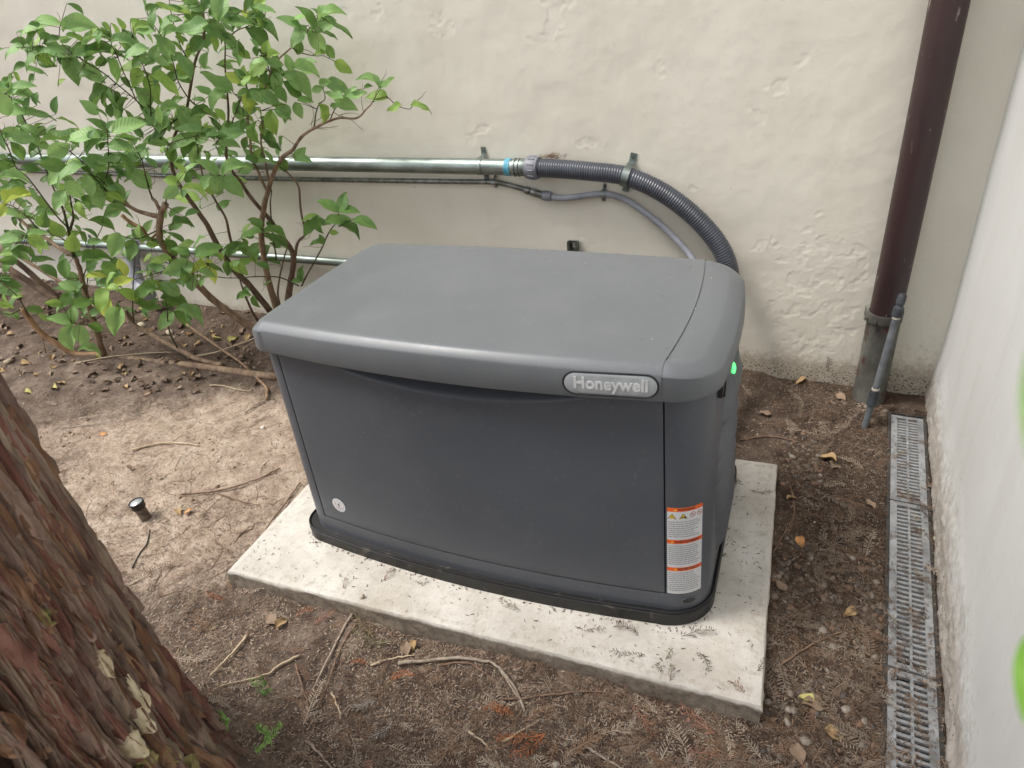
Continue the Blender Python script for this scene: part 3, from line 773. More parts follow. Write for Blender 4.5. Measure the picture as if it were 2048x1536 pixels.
mb = MB(); rl = random.Random(5)
zlines = list(np.arange(.845, .665, -.0235)) + list(np.arange(.575, .345, -.0235)) + list(np.arange(.255, .03, -.0235))
for zf_ in zlines:
    s_ = LS0 + .003; end = LS0 + LW * rl.uniform(.72, .96)
    z = LZ0 + zf_ * LH
    while s_ < end:
        wl_ = rl.uniform(.0025, .0085); e_ = min(s_ + wl_, end)
        mb.grid(lab(s_, e_, z - .0011, z + .0011, .0011, 3)); s_ = e_ + .0013
mb.build('fine_print', M_GREYTXT, lbl, True)
# drain slot in the bottom corner
A = np.linspace(0, 2 * math.pi, 25)
ks, kz = solve(lambda a, b: corner(a, b, 0), (1378, 1200), .07, .07)
def slot(k, off): return [corner(ks + .017 * k * math.cos(a), kz + .008 * k * math.sin(a), off) for a in A[:-1]]
mb = MB(); mb.loft([slot(1.25, .0004), slot(1.12, .0022), slot(.95, .0012)], True); mb.build('slot_rim', M_GEN, shell, True)
mb = MB(); mb.loft([slot(1.0, .0011), slot(.4, .0010)], True, False, True); mb.build('lifting_slot', M_BLACK, shell, True)

# louvre scoops on the right side
for i in range(7):
    z = .45 - i * .056
    y_a = .115 + .010 * abs(i - 3) - (0 if i else -.06)
    mb = MB(); L_ = np.linspace(0, 1, 15); rws = []
    for w in np.linspace(0, 1, 9):
        row = []
        for s_ in L_:
            y = y_a + s_ * .34; prof = math.sin(math.pi * min(1, s_ * 4) / 2) * math.sin(math.pi * min(1, (1 - s_) * 4) / 2)
            out = .022 * prof * (1 - w) ** .7 * (1 if w > 0 else 0)
            row.append(SH((.6018 + out, y, z + .050 * w)))
        rws.append(row)
    rws[0] = [(p[0] - .001, p[1], p[2]) for p in rws[0]]
    mb.grid(np.array(rws)); mb.build('louvre', M_GEN, shell, True, 40)

# status lamp and latch below the lid on the right side
pl = on_z(1469, 737, .575); ly = pl[1] - GY
d_ = ray(1468, 738); tt = (GX + .612 - CAM[0]) / d_[0]; pl = CAM + d_ * tt; ly, lz = pl[1] - GY, pl[2]
def dome(cx_, cy_, cz_, ry_, rz_, h, n=18, m_=7):
    rg = []
    for j in range(m_ + 1):
        a = j / m_ * math.pi / 2
        rg.append([(cx_ + h * math.sin(a), cy_ + ry_ * math.cos(a) * math.cos(b), cz_ + rz_ * math.cos(a) * math.sin(b)) for b in np.linspace(0, 2 * math.pi, n, endpoint=False)])
    return rg
mb = MB(); mb.loft([[(.598, p[1], p[2]) for p in dome(.603, ly, lz, .030, .030, .001)[0]]] + dome(.603, ly, lz, .030, .030, .006), True, False, True)
hous = mb.build('lamp_housing', M_BLACK, shell, True, 40)
t = NT('green_lamp'); t.set((.02, .5, .08, 1), .25, 0, .5, Emission_Color=(.08, 1, .16, 1), Emission_Strength=1.6)
mb = MB(); mb.loft(dome(.606, ly, lz, .015, .020, .011), True, False, True); mb.build('status_lamp', t.m, hous, True)
d_ = ray(1446, 770); tt = (GX + .612 - CAM[0]) / d_[0]; pl = CAM + d_ * tt; ky, kz = pl[1] - GY, pl[2]
mb = MB(); mb.box((.607, ky, kz), (.014, .03, .05)); mb.box((.6085, ky + .017, kz - .012), (.017, .005, .055)); mb.build('side_latch', M_BLACK, shell, False)
# bolts / seam screws on lip corners
# ------------------------------------------------------------------ conduits on the wall
t = NT('galvanised'); P0 = t.coord((.25, 1, 1))
c = t.ramp(t.noise(P0, 30, 5, .6), [(.3, lin(108, 118, 114)), (.55, lin(146, 156, 152)), (.75, lin(178, 187, 184))])
t.set(c, t.ramp(t.noise(P0, 18, 4), [(.3, (.36,) * 3), (.7, (.52,) * 3)]), .85, .5); t.bump(t.noise(P0, 60, 4), .12, .001)
M_GALV = t.m
M_STEEL = mat_var('dull_steel', lin(96, 98, 94), lin(140, 142, 138), 40, .4, .8, .1, 200, .0005)
M_BLUE = mat_var('blue_tape', lin(50, 130, 160), lin(110, 180, 200), 60, .5)
M_FIT = mat_var('grey_nylon_fitting', lin(112, 114, 122), lin(132, 134, 142), 24, .5)
M_HOSE = mat_var('dark_grey_hose', lin(62, 65, 74), lin(72, 76, 86), 16, .30, 0, 0, spec=.55)
M_HOSES = mat_var('light_grey_flex', lin(134, 137, 146), lin(152, 155, 164), 16, .45)
def wp(px, py, off=.045):
    p = on_y(px, py, YW)
    for _ in range(3): p = on_y(px, py, float(wall_y(p[0])) - off)
    return p
def ribbed(pts, r0, r1, pitch, n=16):
    sp_ = spline(pts, 40); seg = np.cumsum([0] + [np.linalg.norm(sp_[i + 1] - sp_[i]) for i in range(len(sp_) - 1)])
    N = int(seg[-1] / (pitch / 3)); out = []; rad = []
    for i in range(N):
        s_ = seg[-1] * i / (N - 1); j = min(np.searchsorted(seg, s_), len(sp_) - 1); j = max(j, 1)
        w = (s_ - seg[j - 1]) / (seg[j] - seg[j - 1] + 1e-9); out.append(sp_[j - 1] * (1 - w) + sp_[j] * w); rad.append((r1, r0, r0)[i % 3])
    return out, rad
# big galvanised conduit
x_end = wp(1062, 334)[0]; zc = float(wp(900, 332)[2]); zc0 = float(wp(60, 318)[2])
def cz(x): return zc + (zc0 - zc) * (wp(900, 332)[0] - x) / (wp(900, 332)[0] - wp(60, 318)[0])
def cpt(x, off=.047): return np.array([x, float(wall_y(x)) - off, cz(x)])
big = empty('galvanised_conduit', cpt(x_end), 0, 'thick galvanised conduit running left along the cream wall', 'conduit')
bo_ = cpt(x_end)
mb = MB(); mb.tube([cpt(x) - bo_ for x in np.linspace(-4.2, x_end - .0, 30)], .0305, 24); mb.build('pipe', M_GALV, big, True, 50)
xb = wp(1018, 333)[0]
mb = MB(); mb.tube([cpt(x) - bo_ for x in (xb - .012, xb - .011, xb + .011, xb + .012)], [.030, .0325, .0325, .030], 24); mb.build('blue_band', M_BLUE, big, True, 40)
mb = MB()
for q in (.028, .045): mb.tube([cpt(x) - bo_ for x in (xb + q - .004, xb + q - .003, xb + q + .003, xb + q + .004)], [.030, .0345, .0345, .030], 24)
mb.tube([cpt(x) - bo_ for x in (xb + .05, xb + .051, x_end - .002, x_end)], [.030, .0325, .0325, .031], 24)
mb.build('compression_coupling', M_GALV, big, True, 40)
# flexible hose
hp = [cpt(x_end - .005)] + [wp(*q) for q in ((1120, 338, .05), (1180, 343, .052), (1253, 353, .054), (1330, 388, .056), (1400, 444, .06), (1446, 505, .066))]
hp += [wp(1462, 570, .085), np.array([1.255, 1.36, .22]), np.array([1.24, 1.22, .12]), np.array([1.22, 1.02, .10]), np.array([1.20, .80, .12])]
hose = empty('flexible_conduit', hp[0], 0, 'thick dark grey ribbed flexible conduit curving down behind the generator', 'conduit')
o_, r_ = ribbed([p - hp[0] for p in hp], 0.0330, .0350, .0092, 20)
mb = MB(); mb.tube(o_, r_, 20); mb.build('ribbed_hose', M_HOSE, hose, True, 60)
mb = MB(); d_ = (hp[1] - hp[0]) / np.linalg.norm(hp[1] - hp[0])
mb.tube([d_ * q for q in (-.012, -.010, .012, .03, .038, .040)], [.034, .041, .043, .043, .040, .034], 24)
for a in np.linspace(0, 2 * math.pi, 12, endpoint=False):
    mb.tube([d_ * .004 + np.array([0, .0425 * math.cos(a), .0425 * math.sin(a)]), d_ * .028 + np.array([0, .044 * math.cos(a), .044 * math.sin(a)])], .0028, 6)
mb.build('end_fitting', M_FIT, hose, True, 40)
# straps
def strap(px, py, r, off, tilt, wd, hgt, label, name='pipe_strap', lean=0):
    p = wp(px, py, off); e = empty(name, p, 0, label, 'pipe strap', 'pipe straps on the wall'); e.rotation_euler = (0, R(tilt), 0)
    mb = MB(); pr = []
    for a in np.linspace(-80, 80, 15): pr.append((-(r + .0015) * math.cos(R(a)), (r + .0015) * math.sin(R(a))))
    pr = [(off - .002, -(r + hgt)), (off - .002, -(r + .003)), (.2 * off, -(r + .0015))] + pr + [(.2 * off, r + .0015), (off - .002, r + .003), (off - .002, r + hgt)]
    pr = [(y, z) for y, z in pr]
    mb.loft([[(-wd / 2, y, z) for y, z in pr], [(-wd / 2, y - .0016, z * 1.0) for y, z in pr], [(wd / 2, y - .0016, z) for y, z in pr], [(wd / 2, y, z) for y, z in pr]], False)
    mb.build('band', M_GALV, e, True, 30)
    for sg in (1, -1):
        mb = MB(); zc_ = sg * (r + hgt * .55); mb.tube([(0, off - .003, zc_), (0, off - .008, zc_)], .0055, 6); mb.build('screw', M_STEEL, e, True, 30)
    return e
strap(961, 333, .0305, .047, 0, .022, .034, 'galvanised strap over the thick conduit left of the blue band')
strap(1253, 353, .036, .054, 14, .026, .036, 'galvanised strap holding the thick dark flexible conduit')
# thin conduit
th = [wp(-60, 338, .018), wp(200, 347, .018), wp(480, 356, .018), wp(700, 360, .018), wp(900, 363, .018), wp(985, 364, .018), wp(1010, 368, .018), wp(1040, 376, .020), wp(1052, 380, .02)]
tc = empty('thin_conduit', th[-1], 0, 'thin steel conduit just below the thick galvanised one', 'conduit')
mb = MB(); mb.tube([p - th[-1] for p in spline(th, 6)], .0105, 14); mb.build('pipe', M_STEEL, tc, True, 50)
dd = wp(1090, 392, .022) - th[-1]
mb = MB(); mb.tube([dd * q for q in (-.05, -.02, .15, .2, .24, .28, .30, .95, 1.0)], [.0105, .0145, .0155, .0145, .011, .0145, .0150, .0150, .012], 16); mb.build('connector', M_STEEL, tc, True, 40)
hp2 = [wp(1088, 391, .022), wp(1120, 396, .022), wp(1150, 394, .022), wp(1205, 388, .022), wp(1250, 399, .024), wp(1310, 440, .03), wp(1360, 487, .045), wp(1388, 524, .07), wp(1402, 570, .11), np.array([1.10, 1.3, .2])]
sm = empty('thin_flexible_conduit', hp2[0], 0, 'thin pale grey flexible conduit looping down behind the generator', 'conduit')
o_, r_ = ribbed([p - hp2[0] for p in hp2], .0118, .0125, .007, 12)
mb = MB(); mb.tube(o_, r_, 12); mb.build('flexible_pipe', M_HOSES, sm, True, 60)
d_ = (hp2[1] - hp2[0]) / np.linalg.norm(hp2[1] - hp2[0])
mb = MB(); mb.tube([d_ * q for q in (-.006, -.004, .008, .020, .030, .032)], [.013, .0185, .0195, .0195, .017, .012], 14); mb.build('end_fitting', M_FIT, sm, True, 40)
strap(1206, 388, .0125, .022, 6, .014, .022, 'small strap holding the thin pale flexible conduit')
strap(988, 364, .0105, .018, 3, .012, .018, 'small dark strap on the thin steel conduit under the thick one')
# low conduit
lo = [wp(-80, 474, .03), wp(40, 481, .03), wp(200, 490, .03), wp(428, 505, .03), wp(672, 524, .03), wp(900, 541, .03)]
lc = empty('low_conduit', lo[-1], 0, 'galvanised conduit low on the wall behind the shrub stems', 'conduit')
mb = MB(); mb.tube([p - lo[-1] for p in spline(lo, 5)], .0195, 18); mb.build('pipe', M_GALV, lc, True, 50)
strap(176, 489, .0195, .03, 2, .02, .03, 'strap on the low conduit seen between the shrub leaves')
# grey elbow seen behind the leaves
ge = [wp(262, 478, .04), wp(264, 510, .05), wp(270, 545, .075), wp(283, 575, .10), wp(300, 590, .14)]
ve = empty('grey_pipe_elbow', ge[-1], 0, 'grey plastic pipe elbow against the wall behind the shrub leaves', 'pipe')
mb = MB(); sp_ = spline([p - ge[-1] for p in ge], 6); mb.tube(sp_, .035, 16); mb.build('pipe', M_HOSES, ve, True, 50)
for q in (sp_[4:8], sp_[17:21]): MB().tube(q, .041, 16).build('socket', M_HOSES, ve, True, 40)
# slotted channel bracket above the lid
pb = wp(1147, 494, .012)
br = empty('channel_bracket', pb, 0, 'small slotted grey channel bracket on the wall above the lid', 'bracket')
w_, h_, d_ = .044, .09, .022
mb = MB()
mb.box((-w_ / 2 + .0015, -.004, -.02), (.003, d_, h_)); mb.box((w_ / 2 - .0015, -.004, -.02), (.003, d_, h_))
mb.box((-.0125, .0055, -.02), (.013, .003, h_)); mb.box((.0125, .0055, -.02), (.013, .003, h_)); mb.box((0, .0055, .0215), (.0124, .0028, .007)); mb.box((0, .0055, -.03), (.0124, .0028, .05))
mb.box((-.016, -.0135, -.02), (.009, .003, h_)); mb.box((.016, -.0135, -.02), (.009, .003, h_))
mb.build('channel', M_STEEL, br, False)

# small garden spotlight in the soil
p = on_z(291, 1035, -.03)
p[2] = float(gz(p[0], p[1])) + .010
gl_ = empty('garden_light', p, R(20), 'small black garden light stuck in the bare soil left of the pad', 'garden light'); gl_.rotation_euler = (R(3), R(-4), 0); gl_.scale = (.82, .82, .95)
mb = MB()
def circ(r, z, n=18): return [(r * math.cos(a), r * math.sin(a), z) for a in np.linspace(0, 2 * math.pi, n, endpoint=False)]
mb.loft([circ(.021, -.03), circ(.021, .0), circ(.0225, .035), circ(.024, .045)], True); mb.build('clear_body', mat_var('smoked_plastic', lin(70, 62, 54), lin(120, 108, 94), 60, .25), gl_, True, 40)
mb = MB(); mb.loft([circ(.0245, .043), circ(.0275, .046), circ(.0275, .055), circ(.0285, .057), circ(.0295, .063), circ(.0295, .069), circ(.027, .071), circ(.0255, .068)], True); mb.build('collar', M_BLACK, gl_, True, 35)
mb = MB(); mb.loft([circ(.0262, .0665), circ(.018, .071), circ(.008, .0735)], True, False, True); mb.build('lens', mat_var('lamp_lens', lin(140, 144, 146), lin(190, 194, 196), 40, .25, .3), gl_, True)
cb = [on_z(300, 1060, -.03), on_z(293, 1085, -.03), on_z(278, 1105, -.03), on_z(262, 1132, -.03)]
cb = [np.array([q[0], q[1], float(gz(q[0], q[1])) + .003]) for q in cb]
tag(MB().tube([q - cb[0] for q in spline(cb, 6)], .0022, 8).build('cable', M_BLACK, None, True, None, cb[0]), 'thin black cable on the soil below the garden light', 'cable')
# ------------------------------------------------------------------ shrub
def stem_mat(name, c0, c1, sc=40):
    return mat_var(name, c0, c1, sc, .75, 0, .35, 90, .002, .3, stretch=(1, 1, .35))
M_STEM = stem_mat('shrub_bark', lin(110, 91, 74), lin(158, 134, 111))
M_STEMD = stem_mat('shrub_bark_dark', lin(86, 70, 58), lin(126, 106, 88))
M_STUMP = stem_mat('cut_wood', lin(138, 106, 78), lin(172, 138, 106))
M_TWIG = stem_mat('green_twig', lin(56, 62, 38), lin(92, 82, 56))
M_ROOT = stem_mat('dry_root', lin(116, 92, 72), lin(152, 128, 104))
def leaf_mat(name, c0, c1, edge, trans):
    t = NT(name)
    oi = t.n('ShaderNodeObjectInfo')
    P0 = t.coord(); sx = t.n('ShaderNodeSeparateXYZ'); t.l(P0, sx.inputs[0])
    ay = t.math('ABSOLUTE', sx.outputs[1])
    c = t.mix(oi.outputs['Random'], c0, c1)
    c = t.mix(t.math('MULTIPLY', t.ramp(t.noise(P0, 4, 4), [(.45, (0, 0, 0)), (.75, (1, 1, 1))]), .45), c, edge)
    rib = t.ramp(ay, [(.008, (1, 1, 1)), (.02, (0, 0, 0))])
    wv = t.math('SINE', t.math('MULTIPLY', t.math('SUBTRACT', sx.outputs[0], t.math('MULTIPLY', ay, .75)), 62))
    vein = t.math('MULTIPLY', t.ramp(wv, [(.90, (0, 0, 0)), (1.0, (1, 1, 1))]), .5)
    c = t.mix(t.math('MULTIPLY', t.math('MAXIMUM', rib, vein), .35), c, edge)
    c = t.mix(t.math('MULTIPLY', t.ramp(t.noise(P0, 11, 3), [(.64, (0, 0, 0)), (.69, (1, 1, 1))]), .5), c, lin(132, 116, 66))
    t.set(c, .48, 0, .4)
    t.bump(t.math('ADD', wv, t.math('MULTIPLY', rib, 2)), .12, .01)
    tr = t.n('ShaderNodeBsdfTranslucent'); t.l(t.mix(.5, c, edge), tr.inputs['Color'])
    mx = t.n('ShaderNodeMixShader'); mx.inputs[0].default_value = trans
    out = t.t.nodes['Material Output']
    t.l(t.b.outputs[0], mx.inputs[1]); t.l(tr.outputs[0], mx.inputs[2]); t.l(mx.outputs[0], out.inputs['Surface'])
    return t.m
LEAFM = [leaf_mat('leaf_green', lin(112, 154, 92), lin(142, 182, 108), lin(176, 204, 128), .32),
         leaf_mat('leaf_shaded_green', lin(80, 118, 62), lin(106, 146, 72), lin(142, 172, 90), .34),  # undersides and backlit leaves, their shade put into a darker green
         leaf_mat('leaf_fresh_green', lin(124, 162, 76), lin(146, 182, 88), lin(186, 208, 110), .35),
         leaf_mat('leaf_yellowing', lin(172, 196, 84), lin(196, 212, 98), lin(214, 220, 120), .35)]
leaf_rng = random.Random(4)
def leaf_geom(kind, bend, fold, wav):
    n, mm = 10, 5
    P = np.zeros((n, mm, 3))
    for i in range(n):
        s = i / (n - 1)
        if kind == 0: w = .33 * math.sin(math.pi * min(1, s ** .85)) ** .8 * (1 - .15 * s)
        elif kind == 1: w = .32 * math.sin(math.pi * s ** 1.25) ** .75
        else: w = .30 * math.sin(math.pi * s ** .7) ** .9
        if i == n - 1: w = .004
        if i == 0: w = .012
        for j in range(mm):
            v = (j - 2) / 2
            x = s - .5; y = v * w
            z = -bend * (s - .3) ** 2 + fold * abs(v) * w + wav * math.sin(s * 9 + j * 1.7) * abs(v) * .04
            P[i, j] = (x, y, z)
    return P
LEAF_ME = {}
for tone in range(4):
    for k in range(7):
        P_ = leaf_geom(k % 3, (.15, .45, .75, .3, 1.1, -.35, .6)[k], (.25, .45, .15, .35, .8, .5, 1.0)[k], (1, .6, 1.2, .3, 2.2, 1.5, 2.6)[k])
        q = MB(); q.grid(P_)
        LEAF_ME[(tone, k)] = mesh_data('leaf', q.v, q.f, LEAFM[tone], True)

# stems: pixel polyline with distance plane, radii in pixels
def sp3(pts): return [on_y(px, py, y) for px, py, y in pts]
def px_r(p, r): return r * np.dot(np.array(p) - CAM, AX_F) / F_PX
STEMS_A = [  # rooted against the wall behind the generator corner
    ('stem', M_STEM, [(560, 640, 1.38), (552, 612, 1.37), (537, 560, 1.36), (523, 480, 1.34), (527, 420, 1.33), (535, 385, 1.32), (548, 345, 1.30), (562, 318, 1.28), (585, 300, 1.28), (602, 275, 1.28), (640, 250, 1.28), (675, 237, 1.29), (712, 236, 1.30), (730, 222, 1.30), (745, 204, 1.30)], 10, 1.6),
    ('stem', M_STEMD, [(574, 625, 1.40), (580, 570, 1.39), (587, 512, 1.38), (563, 472, 1.37), (540, 440, 1.36), (500, 392, 1.34), (480, 362, 1.33), (458, 332, 1.31), (452, 290, 1.3), (457, 220, 1.3), (451, 147, 1.3), (450, 85, 1.3)], 9, 1.8),
    ('stem', M_STEMD, [(540, 622, 1.42), (500, 572, 1.40), (468, 540, 1.38), (440, 498, 1.35), (415, 452, 1.32), (392, 417, 1.30), (368, 384, 1.28), (348, 348, 1.26), (343, 310, 1.25), (350, 270, 1.24), (372, 225, 1.23), (388, 132, 1.22), (406, 82, 1.22), (409, 44, 1.22), (404, 12, 1.22), (398, -40, 1.22)], 9, 1.8),
    ('branch', M_STEMD, [(466, 500, 1.36), (452, 440, 1.34), (428, 396, 1.33), (414, 372, 1.32), (400, 330, 1.30), (395, 290, 1.28)], 4, 1.5),
    ('branch', M_STEMD, [(590, 512, 1.38), (597, 482, 1.36), (611, 467, 1.35), (602, 425, 1.34), (597, 374, 1.33), (575, 345, 1.32), (556, 326, 1.31)], 4, 2),
    ('branch', M_STEM, [(535, 385, 1.32), (517, 345, 1.30), (505, 318, 1.28), (500, 280, 1.26), (495, 240, 1.25), (505, 200, 1.25), (530, 175, 1.26), (548, 130, 1.28), (583, 95, 1.30), (612, 66, 1.32), (630, 44, 1.32), (638, 28, 1.32)], 4, 1.5),
    ('branch', M_STEM, [(540, 372, 1.32), (532, 330, 1.30), (522, 285, 1.27), (525, 250, 1.25), (520, 215, 1.24)], 3.5, 1.5),
    ('branch', M_TWIG, [(583, 95, 1.30), (600, 105, 1.36), (632, 112, 1.42), (648, 112, 1.45), (668, 122, 1.47)], 1.6, .8),
    ('branch', M_TWIG, [(628, 255, 1.28), (636, 212, 1.28), (650, 198, 1.28), (646, 178, 1.28)], 2, 1),
    ('branch', M_TWIG, [(660, 240, 1.29), (672, 215, 1.29), (688, 195, 1.28), (705, 185, 1.28)], 1.6, .9),
    ('branch', M_TWIG, [(745, 204, 1.30), (762, 176, 1.31)], 1.4, .8),
    ('branch', M_TWIG, [(745, 204, 1.30), (772, 194, 1.31), (795, 212, 1.32), (818, 218, 1.32), (826, 211, 1.32)], 1.5, .8),
    ('branch', M_TWIG, [(603, 572, 1.30), (622, 535, 1.29), (645, 494, 1.28), (658, 464, 1.27), (672, 446, 1.26), (678, 425, 1.26)], 2.4, 1.2),
    ('branch', M_TWIG, [(612, 467, 1.35), (625, 455, 1.32), (645, 447, 1.30)], 1.5, 1),
    ('branch', M_TWIG, [(672, 446, 1.26), (690, 444, 1.25), (706, 440, 1.25)], 1.3, .8),
    ('branch', M_TWIG, [(388, 132, 1.22), (370, 110, 1.20), (352, 66, 1.2), (343, 29, 1.2), (338, 0, 1.2)], 1.8, 1),
    ('branch', M_TWIG, [(395, 215, 1.22), (372, 190, 1.18), (355, 158, 1.16), (345, 122, 1.15), (322, 72, 1.14), (298, 36, 1.14)], 2.2, 1),
    ('branch', M_TWIG, [(460, 255, 1.28), (478, 205, 1.22), (465, 183, 1.18)], 1.8, 1),
    ('branch', M_TWIG, [(478, 205, 1.22), (498, 188, 1.2), (488, 165, 1.2), (476, 152, 1.2)], 1.6, 1),
    ('branch', M_TWIG, [(450, 88, 1.3), (440, 55, 1.25), (425, 42, 1.22), (418, 45, 1.2)], 1.6, 1),
    ('branch', M_TWIG, [(450, 85, 1.3), (475, 60, 1.3), (500, 50, 1.31), (508, 20, 1.31), (510, -5, 1.31)], 2, 1),
    ('branch', M_TWIG, [(500, 50, 1.31), (520, 40, 1.32), (530, 30, 1.32)], 1.4, .8),
    ('branch', M_TWIG, [(540, 150, 1.28), (536, 128, 1.26), (534, 112, 1.25)], 1.6, 1),
    ('branch', M_TWIG, [(548, 160, 1.27), (565, 150, 1.27), (578, 140, 1.28), (600, 128, 1.3)], 1.6, .9),
    ('branch', M_TWIG, [(343, 310, 1.25), (335, 296, 1.20), (345, 285, 1.16), (392, 272, 1.12)], 1.8, 1),
    ('branch', M_TWIG, [(395, 290, 1.28), (390, 272, 1.2), (372, 240, 1.18)], 1.8, 1),
    ('branch', M_TWIG, [(480, 362, 1.33), (455, 352, 1.18), (437, 351, 1.10)], 1.8, 1.1),
    ('branch', M_TWIG, [(515, 340, 1.30), (508, 325, 1.24), (500, 322, 1.2)], 1.5, .9),
    ('branch', M_TWIG, [(435, 300, 1.28), (432, 288, 1.2), (440, 276, 1.16)], 1.6, 1),
    ('branch', M_TWIG, [(523, 480, 1.34), (526, 470, 1.28), (522, 462, 1.24)], 1.6, 1),
    ('branch', M_TWIG, [(598, 572, 1.34), (560, 555, 1.3), (520, 553, 1.26), (470, 556, 1.22), (430, 552, 1.16), (418, 534, 1.12)], 2, 1.0),
    ('branch', M_STEMD, [(560, 618, 1.36), (556, 575, 1.34), (566, 525, 1.33), (574, 495, 1.33)], 3.2, 1.6),
    ('branch', M_STEMD, [(520, 650, 1.36), (498, 610, 1.34), (486, 578, 1.33), (478, 555, 1.32)], 4, 2),
    ('branch', M_TWIG, [(553, 520, 1.36), (545, 460, 1.34), (541, 415, 1.33), (543, 380, 1.32)], 2.2, 1.6),
]
